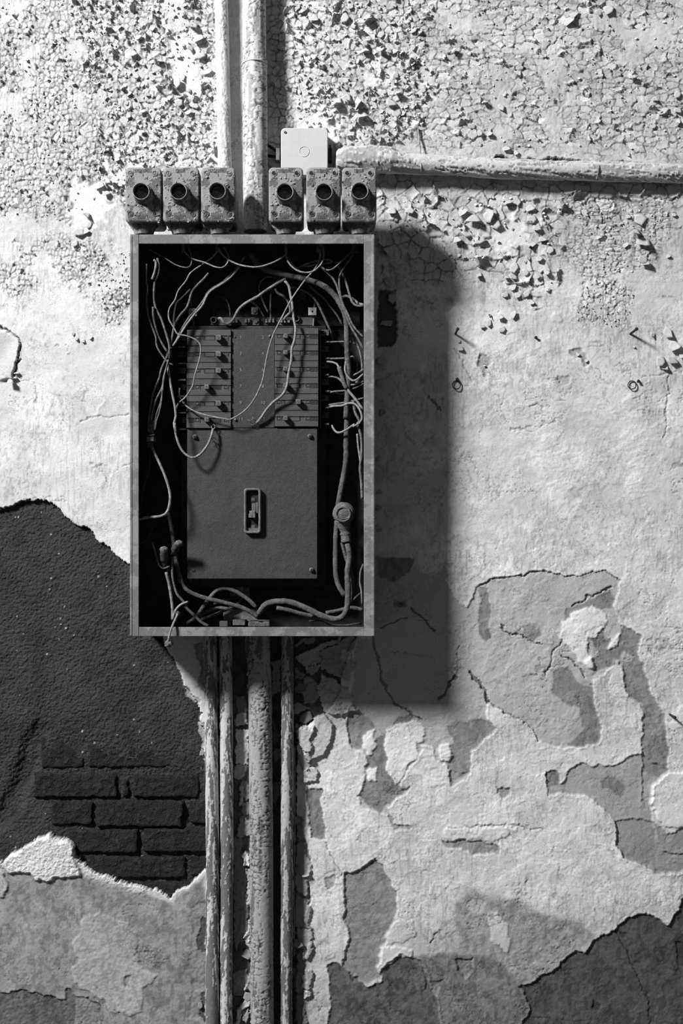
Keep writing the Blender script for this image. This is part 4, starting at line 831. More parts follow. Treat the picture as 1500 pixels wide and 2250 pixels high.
# the twelve breakers
BH = 100
for side, xs in ((0, (411, 507.6)), (1, (603.6, 699.5))):
    for k in range(6):
        ya = (724.6 if side == 0 else 721.2)+k*36.15; yb = ya+35.4; bx0, bx1 = xs
        if side == 0 and k >= 2: bx0 -= 1.5
        o = rounded('breaker', bx0, ya, bx1, yb, 62, BH-1, 1.0, 'breaker', pb, 0.9, label=f"breaker numbered {2*k+1+side}")
        ym0, ym1 = ya+12.6, ya+23.6
        bm = bmesh.new(); add_box(bm, bx0+0.4, ya+0.7, bx1-0.4, ym0, BH-2, BH+0.9, 0.6); add_box(bm, bx0+0.4, ym1, bx1-0.4, yb-0.4, BH-2, BH+0.9, 0.6)
        bm_done('raised_ridge', bm, 'breaker', o)
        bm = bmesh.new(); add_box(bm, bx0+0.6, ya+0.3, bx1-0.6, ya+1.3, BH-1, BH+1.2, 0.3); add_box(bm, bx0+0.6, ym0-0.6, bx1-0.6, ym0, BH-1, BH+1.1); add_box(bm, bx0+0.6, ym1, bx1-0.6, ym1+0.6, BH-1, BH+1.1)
        bm_done('worn_edge_highlight', bm, 'knob', o)  # light strips: edge wear, with the bevel highlight put into their colour
        left = (k in (3, 5)) if side == 0 else (k != 4)
        if side == 0: won, slot, woff, tog = (428.5, 438), (448, 473 if not left else 485.5), (491.8, 500.5), (448, 459.5) if left else (473, 486)
        else: won, slot, woff, tog = (608, 617.5), (636 if left else 623.5, 660), (671.5, 680), (621.5, 632.5) if left else (649, 661)
        if side == 0 and left: slot = (460, 485.5)
        box('slot', slot[0], ym0+0.4, slot[1], ym1-0.4, BH-1.2, BH-0.6, 'slot', o)
        pc = (slot[0]+3, slot[1]-2) if left is False or side else (slot[0]+14, slot[1]-2)
        if not (side == 0 and left): box('slider', pc[0], ym0+2, pc[1], ym1-1.2, BH-0.8, BH-0.1, 'breaker', o)
        for (a0, a1), tx in ((won, 'OFF' if side == 0 else 'ON'), (woff, 'ON' if side == 0 else 'OFF')):
            fr_ = box('indicator_window', a0, ym0+0.8, a1, ym1-0.6, BH-1.2, BH-0.5, 'slot', o)
            lettering('indicator_lettering', tx, (a0+a1)/2, (ym0+ym1)/2, BH-0.4, 5.2, 'mark', o, wid=0.62)
            bm = bmesh.new()
            for r_ in ((a0-0.7, ym0+0.2, a0, ym1-0.2), (a1, ym0+0.2, a1+0.7, ym1-0.2), (a0, ym1-0.9, a1, ym1-0.2)): add_box(bm, *r_, BH-1.2, BH+0.3)
            bm_done('window_edge', bm, 'knob', o)
        # moulded ribs at the outer end
        rx = (bx0+3, 427) if side == 0 else (682, bx1-1); bm = bmesh.new()
        for yy in (ym0+2.5, ym0+5.5, ym0+8.5): add_box(bm, rx[0], yy-0.45, rx[1], yy+0.45, BH-1.2, BH+0.2)
        bm_done('moulded_rib', bm, 'breaker', o)
        # toggle: a square tapering peg with a ring on its face
        th_ = BH+15; bm = bmesh.new(); cx = (tog[0]+tog[1])/2; cy = (ym0+ym1)/2-1.6; hw = (tog[1]-tog[0])/2-0.6
        rings = []
        for (h, kk, rr_) in ((BH-1, 1.0, 0), (BH+6, 1.02, 0), (th_-2, 1.0, 0), (th_, 0.84, 0)):
            c_ = P(cx, cy, th_); R_ = hw*kk/1000
            rings.append([bm.verts.new((c_.x+dx*R_, -h/1000, c_.z+dz*R_)) for dx, dz in ((-1, -0.75), (-0.75, -1), (0.75, -1), (1, -0.75), (1, 0.75), (0.75, 1), (-0.75, 1), (-1, 0.75))])
        for a, c2 in zip(rings[:-1], rings[1:]):
            for j in range(8): bm.faces.new((a[j], a[(j+1) % 8], c2[(j+1) % 8], c2[j]))
        bm.faces.new(rings[-1]); add_disc(bm, (c_.x, c_.z), 2.4, 2.2, th_-0.1, th_+0.7, 14, inner=1.4)
        bm_done('toggle', bm, 'knob', o)
        # screw terminals at the outer end
        tx0, tx1 = (390.5, 408) if side == 0 else (706, 722.5)
        dy = 0 if side else 8
        box('terminal_clamp', tx0, ya+dy+3, tx1, ya+dy+16, 40, 76, 'slot' if side == 0 else 'breaker', o, 0.6)
        box('terminal_tab', tx0+(8 if side else 0), ya+dy+28, tx1, ya+dy+31.5, 60, 84, 'knob' if (k in (2, 3) or side) else 'breaker', o, 0.4)
        c_ = P(tx1-2.5 if side == 0 else tx0+4, ya+dy+8, 78); lathe('terminal_screw', (c_.x, c_.z), [(3.2, 74), (3.2, 79), (2.2, 79), (1.8, 77)], 'rust', o, 14)
sheet('mounting_rail', 700.5, 722, 704, 940, 60, 88, 'inside'); sheet('rail_edge', 703.3, 734, 704.6, 940, 84, 90, 'knob')
# upright straps with square white clips
for (x, y, sx0, sy0, sx1, sy1, nm) in ((686, 684, 692, 651, 688, 719, 'right'), (423, 686, 417, 648, 426, 722, 'left')):
    tube('clip_strap', [P(sx0, sy0, 40), P((sx0+sx1)/2, (sy0+sy1)/2, 46), P(sx1, sy1, 50)], 2.2, 'wire', pb, 6)
    o = sheet('white_clip', x-9, y-8.5, x+9, y+8.5, 50, 56, 'white_dusty', bev=0.6)
    c_ = P(x, y, 56); lathe('clip_hole', (c_.x, c_.z), [(2.1, 56.0), (2.0, 56.4)], 'slot', o, 12)
# terminal bar above the breakers
sheet('terminal_bar', 463, 697, 690, 715, 14, 42, 'breaker', bev=1)
for x in (505, 512, 519, 540, 547, 585, 592, 600, 618, 626, 634): sheet('terminal_screw', x-2.6, 700, x+2.6, 709, 42, 50, 'edge', bev=0.8)
for (x, y) in ((559, 683), (562, 706)):
    o = sheet('square_lug', x-7, y-8, x+7, y+8, 42, 52, 'knob', bev=0.6); c_ = P(x, y, 52)
    lathe('lug_screw', (c_.x, c_.z), [(5.2, 52), (5, 54), (3.8, 54.2)], 'breaker', o, 18)
for (x, y) in ((469, 703), (651, 700)):
    c_ = P(x, y, 48); lathe('round_lug', (c_.x, c_.z), [(7.5, 40), (7.2, 48), (4.6, 48), (4.4, 42)], 'breaker', pb, 24)
c_ = P(664, 650, 14); lathe('mounting_nut', (c_.x, c_.z), [(9, 12), (8.6, 18), (5, 18), (4.8, 15)], 'breaker', pb, 6)
# bushings under the top, boards and scraps along the bottom
for (x, r) in ((402, 3.6), (477, 4.0), (628, 3.4), (702, 7), (780, 6.5)):
    cc = P(x, 540, 95); bm = bmesh.new(); R0 = []
    for z in (0.022, -0.014): R0.append([bm.verts.new((cc.x+r/1000*1.1*math.cos(2*math.pi*k/8), cc.y+r/1000*1.1*math.sin(2*math.pi*k/8), cc.z+z)) for k in range(8)])
    for k in range(8): bm.faces.new((R0[0][k], R0[0][(k+1) % 8], R0[1][(k+1) % 8], R0[1][k]))
    bm.faces.new(R0[1]); bm_done('bushing', bm, 'wire', pb)
sheet('torn_paper_panel', 505, 1274, 548, 1316, 18, 30, 'knob'); sheet('torn_paper_panel', 490, 1338, 566, 1366, 20, 34, 'knob', bev=2)
sheet('paper_label', 520, 1287, 534, 1297, 30, 33, 'mark'); sheet('bottom_clamp', 482, 1365, 500, 1377, 30, 60, 'breaker', bev=1); sheet('bottom_clamp', 511, 1362, 538, 1374, 30, 62, 'knob', bev=1); sheet('bottom_clamp', 545, 1366, 592, 1377, 30, 80, 'cable', bev=2)
c_ = P(467, 1290, 12); lathe('knockout', (c_.x, c_.z), [(16, 6), (15.5, 9), (12, 9), (11.5, 6.5)], 'inside', pb, 24)
# ------------------------------------------------------------------ wires
def A_(p): return (280+p[0]/5, 500+p[1]/5)
def B_(p): return (540+p[0]/5, 500+p[1]/5)
def C_(p): return (280+p[0]/4.327, 900+p[1]/4.327)
def D_(p): return (540+p[0]/4.327, 900+p[1]/4.327)
def pts3(segs, h0, h1=None, hm=None):
    q = []
    for f, L in segs: q += [f(p) for p in L]
    n = len(q); h1 = h0 if h1 is None else h1; out = []
    for i, (x, y) in enumerate(q):
        t = i/max(1, n-1); h = h0+(h1-h0)*t+(0 if hm is None else (hm-(h0+h1)/2)*math.sin(math.pi*t))
        if i in (0, n-1) or True: out.append(P(min(max(x, 297), 811) if segs[0][0] is not None and not getattr(pts3, 'free', False) else x, y, h))
    return out
def wire(label, segs, r, h0, h1=None, hm=None, mat='wire', group='loose wires in the panel', name='wire', cat='wire', seg=8):
    o = tube(name, pts3(segs, h0, h1, hm), r, mat, None, seg, step=0.005)
    o['label'] = label; o['category'] = cat; o['group'] = group
    return o
W = wire
gS, gL, gR, gF, gB = 'wires slung under the panel top', 'wires down the left side of the panel', 'wires down the right side of the panel', 'wires hanging over the breakers', 'cables along the panel bottom'
W('thin dark wire sagging from the top left corner to the second bushing', [(A_, [(225,235),(330,290),(420,340),(520,405),(620,438),(680,432),(706,370),(690,270),(655,190)])], 1.4, 125, 120, 138, mat='wire', group=gS)
W('wire sagging between the second and third bushings under the top', [(A_, [(600,195),(640,280),(720,345),(850,385),(960,432),(1040,440),(1095,395),(1108,310),(1050,205)])], 1.7, 118, 118, 142, 'wire_light', gS)
W('long shallow wire swag from the third bushing to the fourth', [(A_, [(992,200),(1030,280),(1110,355),(1230,410),(1350,432)]), (B_, [(100,435),(200,420),(330,370),(420,310),(446,260),(440,190)])], 1.9, 118, 118, 142, 'wire_light', gS)
W('wire from the third bushing looping down over the top left breaker', [(A_, [(990,250),(940,320),(870,370),(800,420),(690,500),(640,590),(560,690),(520,800),(460,890),(455,1000),(510,1100),(555,1172),(650,1190),(760,1240),(805,1310),(790,1450),(740,1620),(715,1740),(640,1860),(560,1930),(535,2000)])], 1.7, 118, 112, 140, 'wire_light', gF)
W('pale wire curving under the lower breakers and up over the number plate', [(A_, [(575,1765),(572,1840),(625,1940),(740,2020),(900,2070),(1060,2100),(1150,2100),(1300,2000),(1400,1870),(1470,1720)]), (B_, [(200,1600),(235,1400),(300,1180),(420,940),(500,790),(640,590),(760,450),(812,330),(815,235)])], 1.8, 104, 118, 124, 'wire_light', gF)
W('short thick wire end hooked at the top left corner', [(A_, [(285,358),(308,370),(312,420),(298,490),(270,570)])], 2.6, 150, 146, None, 'wire_light', gL)
W('wire starting beside the hooked end and running to the left knot', [(A_, [(325,335),(345,400),(340,500),(300,600),(290,760),(310,880),(370,1000),(420,1150),(460,1300),(455,1400)])], 2.4, 146, 132, None, 'wire', gL)
W('second wire falling to the left knot inside the first', [(A_, [(280,870),(285,980),(310,1100),(350,1220),(440,1370)])], 2.4, 144, 130, None, 'wire', gL)
W('thin dark wire closest to the left rim', [(A_, [(210,400),(205,560),(220,680),(210,780),(225,960),(265,1080),(310,1200),(325,1310),(400,1430),(460,1490),(500,1510)])], 2.0, 150, 132, None, 'wire', gL)
W('thick wire passing behind the left white clip', [(A_, [(890,500),(840,560),(780,620),(710,700),(680,800),(650,880),(580,960),(520,1060),(495,1180),(470,1300)])], 2.5, 118, 128, None, 'wire', gL)
W('wire of the left pair crossing the white clip, outer one', [(A_, [(1290,310),(1210,430),(1120,530),(1030,610),(900,690),(840,790),(760,900),(680,980),(600,1110),(540,1230),(480,1330)])], 2.2, 92, 126, None, 'wire', gL)
W('wire of the left pair crossing the white clip, inner one', [(A_, [(1230,425),(1150,530),(1050,610),(900,710),(820,860),(730,960),(640,1080),(560,1210),(500,1300)])], 2.3, 104, 134, None, 'wire_light', gL)
W('dark wire behind the left breakers edge', [(A_, [(690,680),(600,770),(540,830),(515,940),(505,1060),(500,1200)])], 2.2, 100, 110, None, 'wire_dark', gL)
W('outer wire of the bundle below the left knot', [(A_, [(440,1400),(370,1560),(350,1650),(290,1790),(265,1900),(235,2100),(228,2250)]), (C_, [(205,120),(215,230)])], 2.1, 132, 130, None, 'wire', gL)
W('middle wire of the bundle below the left knot', [(A_, [(445,1480),(400,1640),(380,1760),(310,1900),(270,2050),(250,2200)]), (C_, [(225,130),(232,230)])], 2.1, 134, 132, None, 'wire', gL)
W('inner wire of the bundle below the left knot', [(A_, [(450,1450),(400,1650),(385,1800),(365,1920),(320,2050),(295,2200)]), (C_, [(250,100),(240,230)])], 2.0, 136, 132, None, 'wire', gL)
W('thin wire forking off the left bundle before the connector', [(A_, [(380,1780),(375,1900),(345,2050),(320,2120),(300,2230)]), (C_, [(270,70),(250,180)])], 1.6, 138, 134, None, 'wire', gL)
W('wire dropping from the left knot and looping up to a ring on the cover plate', [(A_, [(440,1500),(480,1760),(520,1960),(530,2080),(512,2150),(530,2250)]), (C_, [(448,130),(465,260),(520,390),(605,457),(665,443),(715,400),(770,320),(800,240),(812,185)])], 2.6, 126, 108, 128, 'wire_light', gF)
o = tube('wire_ring', [P(*C_((815+18*math.cos(t), 163+20*math.sin(t))), 106) for t in [k*0.7 for k in range(10)]], 1.0, 'wire_light', None, 6, step=0.002); o['label'] = 'small bare wire ring at the top of the cover plate'; o['category'] = 'wire'
W('frayed copper strand hanging at the ring wire end', [(C_, [(790,262),(820,300),(840,330),(850,368)])], 0.8, 106, 101, None, 'wire_dark', gF)
W('frayed copper strand crossing the ring wire', [(C_, [(765,300),(790,275),(830,270),(845,290)])], 0.8, 108, 106, None, 'wire', gF)
W('bright wire from the left round lug rising right to the cable bend', [(A_, [(1005,1000),(1030,1000),(1060,1045),(1110,1055),(1160,1010),(1220,900),(1300,830),(1440,750)]), (B_, [(200,705),(300,640),(410,575),(440,560)])], 3.0, 56, 98, None, 'wire_light', 'wires above the terminal bar')
hv = W('heavy cable sweeping from the panel top down the right side', [(B_, [(60,290),(120,400),(250,470),(400,510),(560,545),(700,580),(850,640),(970,740),(1050,860),(1100,1000),(1110,1200),(1115,1400),(1128,1600),(1112,1900),(1100,2100)]), (D_, [(965,30),(955,280),(950,500),(900,780),(875,930)])], 6.2, 90, 62, 104, 'cable', None, 'heavy_cable', 'cable', 12)
W('thick pale wire hanging down over the right breakers to a frayed end', [(B_, [(430,590),(470,640),(490,740),(510,850),(525,1000),(545,1100),(535,1230),(505,1330),(500,1450),(470,1600),(450,1740),(400,1840),(300,1920),(220,2010),(160,2100),(115,2148)])], 2.8, 98, 103, 120, 'wire_light', gF)
for k, (ex, ey) in enumerate(((20, 2110), (30, 2150), (70, 2080), (85, 2190), (45, 2170), (60, 2110))):
    q = tube('bare_strand', [P(*B_((118, 2146)), 103), P(*B_(((118+ex)/2, (2146+ey)/2+(-12 if k % 2 else 9))), 105), P(*B_((ex, ey)), 101)], 0.55, 'wire', None, 5, step=0.003)
    q['label'] = 'thin bare copper strand splayed '+('up and far left', 'down and left', 'straight up, right of centre', 'down and right', 'straight down, shortest', 'straight up, shortest')[k]+' from the wire end'; q['category'] = 'strand'; q['group'] = 'splayed strands at the wire end'
W('short thick wire joining the pale wire above the right breakers', [(B_, [(320,670),(350,720),(420,760),(470,830),(490,920),(470,950),(440,980),(420,1010)])], 2.8, 70, 50, None, 'wire_light', 'wires above the terminal bar')
W('wire bending over the right white clip and down behind the breakers', [(B_, [(430,600),(490,650),(580,670),(700,730),(780,820),(850,960),(920,1120),(960,1260)])], 2.7, 78, 45, None, 'wire', gR)
W('wire crossing behind the heavy cable at its bend', [(B_, [(690,630),(760,700),(850,770),(920,860),(1000,960),(1060,1070)])], 2.2, 62, 40, None, 'wire', gR)
W('long wire from the swag down the outer side of the heavy cable', [(B_, [(815,430),(900,500),(980,600),(1030,740),(1080,900),(1150,1080),(1220,1200),(1290,1330)])], 2.4, 112, 120, None, 'wire', gR)
W('long wire from the right bushing down to the right rim', [(B_, [(1190,250),(1150,340),(1090,420),(1030,540),(1030,680),(1060,820),(1120,950),(1180,1080),(1290,1205)])], 2.2, 108, 122, None, 'wire', gR)
W('wire swag between the fourth and fifth bushings under the top', [(B_, [(443,200),(445,320),(480,400),(560,470),(650,495),(740,480),(820,410),(853,330),(850,195)])], 1.9, 118, 118, 140, 'wire_light', gS)
W('dark wire doubled behind the swag at the fourth bushing', [(B_, [(458,320),(490,370),(540,430),(600,475)])], 1.6, 112, 112, None, 'wire', gS)
W('wire from the fifth bushing joining the pale crossing wire', [(B_, [(812,230),(828,280),(815,340),(790,400)])], 1.7, 116, 118, None, 'wire', gS)
W('wire swag between the fifth and rightmost bushings', [(B_, [(1195,230),(1100,320),(1000,420),(930,465),(870,460),(825,425)])], 1.9, 116, 114, 130, 'wire', gS)
W('dark wire doubled behind the right swag', [(B_, [(1190,240),(1110,310),(1040,370),(970,385)])], 1.6, 106, 104, None, 'wire', gS)
W('short thick wire stub hanging inside the right wire pair', [(B_, [(1010,420),(1070,520),(1100,600),(1140,740),(1170,820),(1220,860),(1290,860)])], 2.5, 100, 120, None, 'wire', gR)
W('pale cable stub poking out below the rim at upper right', [(B_, [(1060,765),(1100,750),(1180,785),(1230,830),(1290,850)])], 2.9, 60, 100, None, 'wire_light', gR)
W('looping dark wire standing on the terminal bar, left one', [(B_, [(245,935),(200,840),(150,700),(150,620),(200,560),(260,540),(340,560)])], 2.0, 48, 62, None, 'wire', 'wires above the terminal bar')
W('looping dark wire standing on the terminal bar, right one', [(B_, [(275,1030),(270,900),(275,720),(300,620),(370,560)])], 1.9, 50, 62, None, 'wire', 'wires above the terminal bar')
W('dark wire arching left of the lugs on the terminal bar', [(A_, [(960,762),(1030,760),(1090,800),(1120,880),(1130,980)])], 1.9, 40, 48, None, 'wire_dark', 'wires above the terminal bar')
W('dark wire slanting down to the terminal bar right of the square lugs', [(B_, [(30,800),(120,860),(170,930),(215,1010)])], 2.0, 40, 48, None, 'wire_dark', 'wires above the terminal bar')
W('ribbed thin wire coil lying over the heavy cable', [(B_, [(560,450),(650,405),(760,370),(860,352),(930,358),(945,380),(880,395),(740,412),(640,432)])], 2.2, 100, 100, 112, 'wire', gR)
W('straight wire leaving the top right terminal', [(B_, [(900,1262),(1000,1255),(1150,1258),(1220,1290)])], 2.0, 78, 80, None, 'wire', gR)
W('hooked wire leaving the second right terminal', [(B_, [(900,1442),(1100,1435),(1170,1415),(1210,1450),(1225,1520),(1215,1600)])], 2.1, 80, 84, None, 'wire', gR)
W('wire entering the taped sleeve from the third terminal', [(B_, [(880,1472),(940,1478),(1000,1500),(1030,1560)])], 2.2, 80, 98, None, 'wire_light', gR)
sl = W('lumpy taped wire sleeve right of the breakers', [(B_, [(1022,1530),(1040,1590),(1060,1650),(1080,1720),(1110,1770)])], 4.6, 100, 102, None, 'tape', None, 'taped_sleeve', 'sleeve', 12)
W('wire leaving the taped sleeve towards the right rim', [(B_, [(1105,1760),(1150,1820),(1200,1880),(1245,1940),(1290,2000)])], 2.8, 102, 108, None, 'wire_light', gR)
W('wavy pale wire looping beside the heavy cable', [(B_, [(1145,1125),(1155,1200),(1160,1300),(1110,1420),(1090,1570),(1140,1660),(1200,1680),(1290,1610)])], 2.3, 92, 112, None, 'wire_light', gR)
W('wire running behind the sleeve from the fourth terminal', [(B_, [(890,1640),(960,1640),(1020,1660),(1070,1712)])], 2.2, 78, 94, None, 'wire', gR)
W('straight dark wire crossing under the sleeve top', [(B_, [(1060,1625),(1150,1630),(1230,1600),(1290,1560)])], 2.2, 88, 104, None, 'wire', gR)
W('wire rising to the rim just below the sleeve', [(B_, [(1115,1725),(1180,1728),(1240,1705),(1290,1690)])], 2.0, 96, 106, None, 'wire_light', gR)
W('wire slanting up from the fifth terminal to the rim', [(B_, [(900,1815),(980,1800),(1100,1790),(1230,1750),(1290,1710)])], 1.9, 78, 104, None, 'wire', gR)
W('thin wire dipping beside the fifth terminal', [(B_, [(900,1790),(1000,1820),(1060,1830),(1120,1810)])], 1.5, 78, 82, None, 'wire', gR)
W('upper wire leaving the sixth terminal to the rim', [(B_, [(900,1950),(960,1940),(1100,1920),(1200,1895),(1290,1875)])], 2.0, 78, 104, None, 'wire', gR)
W('wire curling from the sixth terminal back under the breakers', [(B_, [(920,1970),(980,1960),(1060,1955),(1130,1930),(1200,1940),(1250,2000),(1275,2080),(1255,2140),(1180,2185)]), (D_, [(1030,140),(960,188),(890,220),(850,205),(815,150)])], 2.4, 80, 76, 112, 'wire_light', gR)
W('wire down the inside of the right rim, upper run', [(B_, [(1170,1180),(1220,1280),(1260,1400),(1278,1550),(1250,1650),(1200,1720)])], 2.3, 90, 98, None, 'wire', gR)
W('flat dark wire strip beside the lower right rim', [(B_, [(1180,1900),(1200,2030),(1250,2130)]), (D_, [(1060,130),(1090,230),(1100,330),(1098,440),(1085,560),(1098,700),(1105,850)])], 3.0, 100, 108, None, 'wire', gR)
W('thin pale wire beside the lower right rim', [(D_, [(1058,230),(1068,350),(1085,470),(1090,560)])], 2.2, 100, 104, None, 'wire_light', gR)
W('thin wire bowed at the lower right corner', [(D_, [(1115,1470),(1088,1550),(1085,1650),(1098,1720),(1105,1850)])], 2.2, 100, 104, None, 'wire', gR)
W('wire from the left connector curving down to the left rim', [(C_, [(225,330),(250,400),(300,500),(360,640),(400,780),(403,880),(375,975),(310,1015),(200,1025),(110,1045)])], 2.9, 132, 140, None, 'wire_light', gL)
W('dark thin wire falling behind the left connector', [(C_, [(215,400),(205,560),(150,750),(120,950),(108,1050)])], 1.8, 60, 80, None, 'wire_dark', gL)
W('dark thin wire arc at the lower left rim', [(C_, [(60,1290),(150,1260),(210,1190),(240,1110)])], 1.6, 60, 60, None, 'wire_dark', gL)
W('small hooked wire left of the taped stubs', [(C_, [(235,1265),(255,1330),(275,1400),(300,1480),(340,1512),(400,1490)])], 2.3, 128, 120, None, 'wire', gL)
W('heavy dark cable from behind the left stubs to the bottom middle', [(C_, [(380,980),(410,1100),(440,1280),(460,1430),(500,1600),(560,1710),(700,1780),(900,1830),(1080,1880),(1180,1930),(1240,1975)])], 4.6, 104, 84, None, 'cable', gB, 'heavy_cable', 'cable', 10)
W('pale wire under the left taped stub', [(C_, [(365,1545),(395,1660),(418,1800),(428,1900),(428,2000)])], 3.3, 120, 112, None, 'wire_light', gL)
W('wire under the right taped stub bending to the bottom', [(C_, [(430,1400),(425,1500),(432,1620),(470,1750),(530,1820),(560,1870)])], 2.8, 118, 106, None, 'wire', gL)
W('thin wire between the two taped stubs', [(C_, [(370,1450),(385,1550),(405,1640),(425,1700)])], 2.0, 112, 112, None, 'wire', gL)
W('pale arched wire end above the bottom rim', [(C_, [(432,1995),(450,1920),(500,1860),(540,1840),(575,1828)])], 2.6, 120, 108, None, 'wire_light', gL)
pts3.free = True
tw = W('twisted wire spilling over the bottom rim of the panel', [(C_, [(478,1940),(455,1995),(430,2050),(405,2120),(392,2180),(380,2225)])], 2.5, 150, 172, 176, 'wire_light', None)
pts3.free = False
ball('wire_knot', P(*C_((395, 2222)), 172), 8, 6, 7, 'wire', tw, 0.3, 7); ball('wire_knot', P(*C_((480, 1945)), 148), 5, 5, 6, 'wire_dark', tw, 0.3, 8)
W('wire crossing low behind the pale arched end', [(C_, [(540,1870),(640,1960),(700,2020),(775,2062)])], 3.4, 90, 80, None, 'wire', gB)
W('dark cable arching behind the heavy one at the bottom', [(C_, [(660,1960),(760,1820),(850,1720),(940,1700),(1040,1735),(1140,1800),(1225,1880)])], 4.4, 70, 76, None, 'cable', gB, 'heavy_cable', 'cable', 10)
W('cable rising right from the bottom left under the heavy one', [(C_, [(560,2035),(640,1985),(740,1925),(840,1885),(960,1895)])], 4.0, 66, 56, None, 'cable', gB)
W('thin cable tucked under the crossing cables at the bottom', [(C_, [(690,2000),(800,1960),(920,1910),(1040,1850),(1090,1780)])], 3.4, 44, 44, None, 'cable', gB)
W('short cable arc beneath the arched dark cable', [(C_, [(820,1850),(900,1815),(980,1800),(1040,1790)])], 3.0, 46, 46, None, 'wire_dark', gB)
W('heavy looped cable from the bottom middle up to the big taped end', [(D_, [(120,1940),(170,1870),(230,1835),(330,1822),(440,1835),(570,1885),(700,1950),(800,1985),(870,1990),(930,1955),(965,1860),(970,1700),(965,1550),(985,1400),(965,1270)])], 6.2, 84, 108, 112, 'cable', gB, 'heavy_cable', 'cable', 12)
W('heavy cable bight hanging left of the big taped end', [(D_, [(865,1060),(855,1200),(852,1400),(855,1560),(885,1680),(940,1770)])], 5.8, 66, 78, None, 'cable', gB, 'heavy_cable', 'cable', 12)
W('second core running beside the looped cable below the taped end', [(D_, [(915,1265),(935,1350),(965,1450),(1000,1560),(1012,1660),(1000,1760),(985,1860)])], 4.0, 100, 92, None, 'cable', gB)
W('cable lying below the heavy loop at the bottom', [(D_, [(290,1885),(400,1905),(520,1940),(640,1965)])], 4.6, 64, 60, None, 'cable', gB)
W('cable end running right behind the loop bend', [(D_, [(760,1935),(860,1915),(1000,1885),(1110,1905)])], 4.4, 70, 60, None, 'cable', gB)
W('thin dark wire lying on the panel floor at right', [(D_, [(600,2010),(720,2005),(800,2045),(940,2050),(1100,2030)])], 2.0, 80, 80, None, 'wire_dark', gB)
W('thin dark wire slanting to the lower right corner', [(D_, [(1110,1730),(1050,1780),(1000,1835)])], 2.2, 66, 56, None, 'wire_dark', gB)
# taped ends and connectors
te = thing('taped_cable_end', 'big cable end wrapped in cloth tape at the lower right of the panel', 'taped end', P(754, 1130, 100))
c_ = P(*D_((928, 985)), 116)
ball('tape_ball', c_, 23.5, 20, 23.5, 'tape', te, 0.04, 3)
neck = catmull([P(*D_((925, 1040)), 112), P(*D_((935, 1110)), 108), P(*D_((948, 1190)), 106), P(*D_((955, 1262)), 106)], 0.003)
vs, fs = sweep(neck, [(17-9*min(1, i/len(neck)*1.5)+ (0.8 if i % 5 == 0 else 0)+2.5*(i > len(neck)*0.55))/1000 for i in range(len(neck))], 16)
link('tape_neck', mesh_of('tape_neck', vs, fs), 'tape', te, True)
lathe('tape_cap', (c_.x-0.001, c_.z-0.002), [(17.5, 128), (17.5, 133), (16, 135.5), (13, 135.5), (12.5, 133.5)], 'tape', te, 28)
for k in range(3):
    p = [Vector((c_.x+(19-k*2.2)/1000*math.cos(t+k), -(128+k*3.2)/1000, c_.z+(17-k*2.4)/1000*math.sin(t+k))) for t in [j*0.45 for j in range(11)]]
    tube('tape_fold', p, 0.9, 'tape', te, 5, step=0.004)
for (x0, y0, x1, y1, r, lb) in ((346, 1330, 350, 1450, 8.5, 'dusty taped cable stub pointing up at lower left, left one'), (488, 1270, 432, 1340, 8.0, 'dusty taped cable stub pointing up at lower left, right one')):
    s_ = thing('taped_stub', lb, 'taped end', P(*C_((x0, y0)), 92), 'pair of taped stubs')
    a3 = catmull([P(*C_((x0, y0)), 136), P(*C_(((x0+x1)/2, (y0+y1)/2)), 128), P(*C_((x1+8, y1+40)), 114)], 0.003)
    vs, fs = sweep(a3, [(r*(0.8+0.25*math.sin(min(1, i/6)*1.57)) if i < len(a3)*0.6 else r*0.72)/1000 for i in range(len(a3))], 12)
    link('tape_wrap', mesh_of('tape_wrap', vs, fs), 'wire_dark', s_, True)
    ball('tape_tip', a3[0], r*1.02, r*0.8, r*0.8, 'tape', s_, 0.1, 5)
lc = thing('wire_connector', 'dusty flat connector binding the wires at the left rim', 'connector', P(*C_((215, 290)), 100))
bm = bmesh.new(); x_, y_ = C_((178, 255)); x2, y2 = C_((252, 305)); add_box(bm, x_, y_, x2, y2, 122, 142, 2.5, 3); bm_done('clamp_body', bm, 'wire', lc)
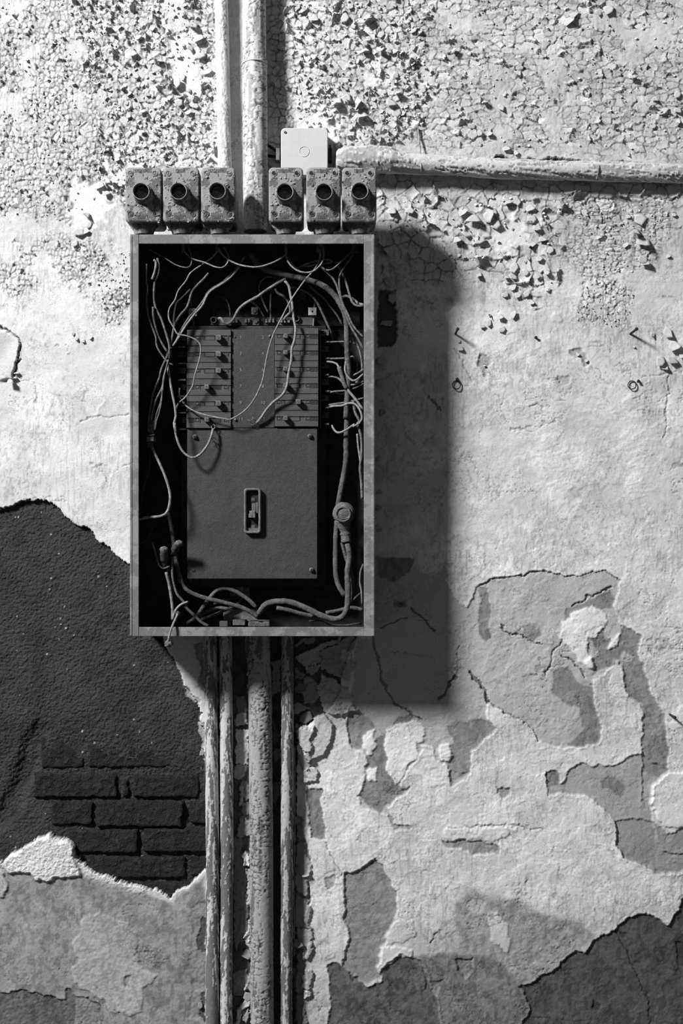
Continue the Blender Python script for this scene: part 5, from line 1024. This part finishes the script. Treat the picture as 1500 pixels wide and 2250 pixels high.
bm = bmesh.new(); x_, y_ = C_((190, 305)); x2, y2 = C_((240, 365)); add_box(bm, x_, y_, x2, y2, 126, 137, 2, 2); bm_done('clamp_tail', bm, 'wire_dark', lc)
tube('clamp_band', [P(*C_((190, 240)), 140), P(*C_((220, 246)), 143), P(*C_((262, 238)), 140)], 1.0, 'wire', lc, 6)
kn = ball('wire_knot', P(*A_((458, 1400)), 128), 6, 7, 10, 'wire_dark', None, 0.25, 21); kn['label'] = 'dusty knot where the left wires cross beside the breakers'; kn['category'] = 'knot'
# ------------------------------------------------------------------ nails and rings left in the wall
def nail(label, x, y, tx, ty, L, r=2.2, head=3.4):
    n = thing('nail', label, 'nail', P(x, y, 0)); a = P(x, y, 0); a.y = 0.004; b = P(tx, ty, L)
    o = link('shank', mesh_of('shank', *sweep([a, a.lerp(b, 0.5), b], r/1000, 10)), 'rust', n, True)
    d = (b-a).normalized(); link('head', mesh_of('head', *sweep([b-d*0.001, b+d*0.0015], head/1000, 12)), 'rust', n, True)
    return n
nail('rusty nail in a torn patch at the edge of the panel shadow', 1000, 735, 1005, 723, 36)
nail('rusty nail with a bulb head sticking out near the right edge', 1384, 734, 1398, 723, 38, 2.6, 3.6)
nail('small nail at the far right in the lower wall', 1470, 1569, 1482, 1576, 26, 2.4, 3.2)
nail('short nail stub between the two rusty nails', 1175, 742, 1177, 741, 8, 2.4, 2.8)
nail('tiny round nail head on the peeling patch right of the pipe shadow', 1164, 543, 1165, 543, 10, 1.4, 3.0)
for (x, y, sx, sy, lb) in ((1002.5, 846, 1004, 832, 'thin black ring hanging on the wall at the panel shadow edge'), (1388, 846, 1402, 836, 'thin black ring hanging on the wall near the right edge')):
    r_ = thing('wall_ring', lb, 'ring', P(x, y, 0), None); base = wall_h(x, y)
    h_ = max(base+3.5, 4)
    tube('ring_wire', [P(x+9*math.cos(t), y+9*math.sin(t), h_+1.5*math.sin(t)) for t in [k*0.5236 for k in range(13)]], 1.1, 'black', r_, 6, step=0.003)
    tube('eye_bolt', [P(sx, sy, -4), P(sx, sy, 5), P(sx-1, sy+3, 10)], 2.6, 'rust', r_, 8)
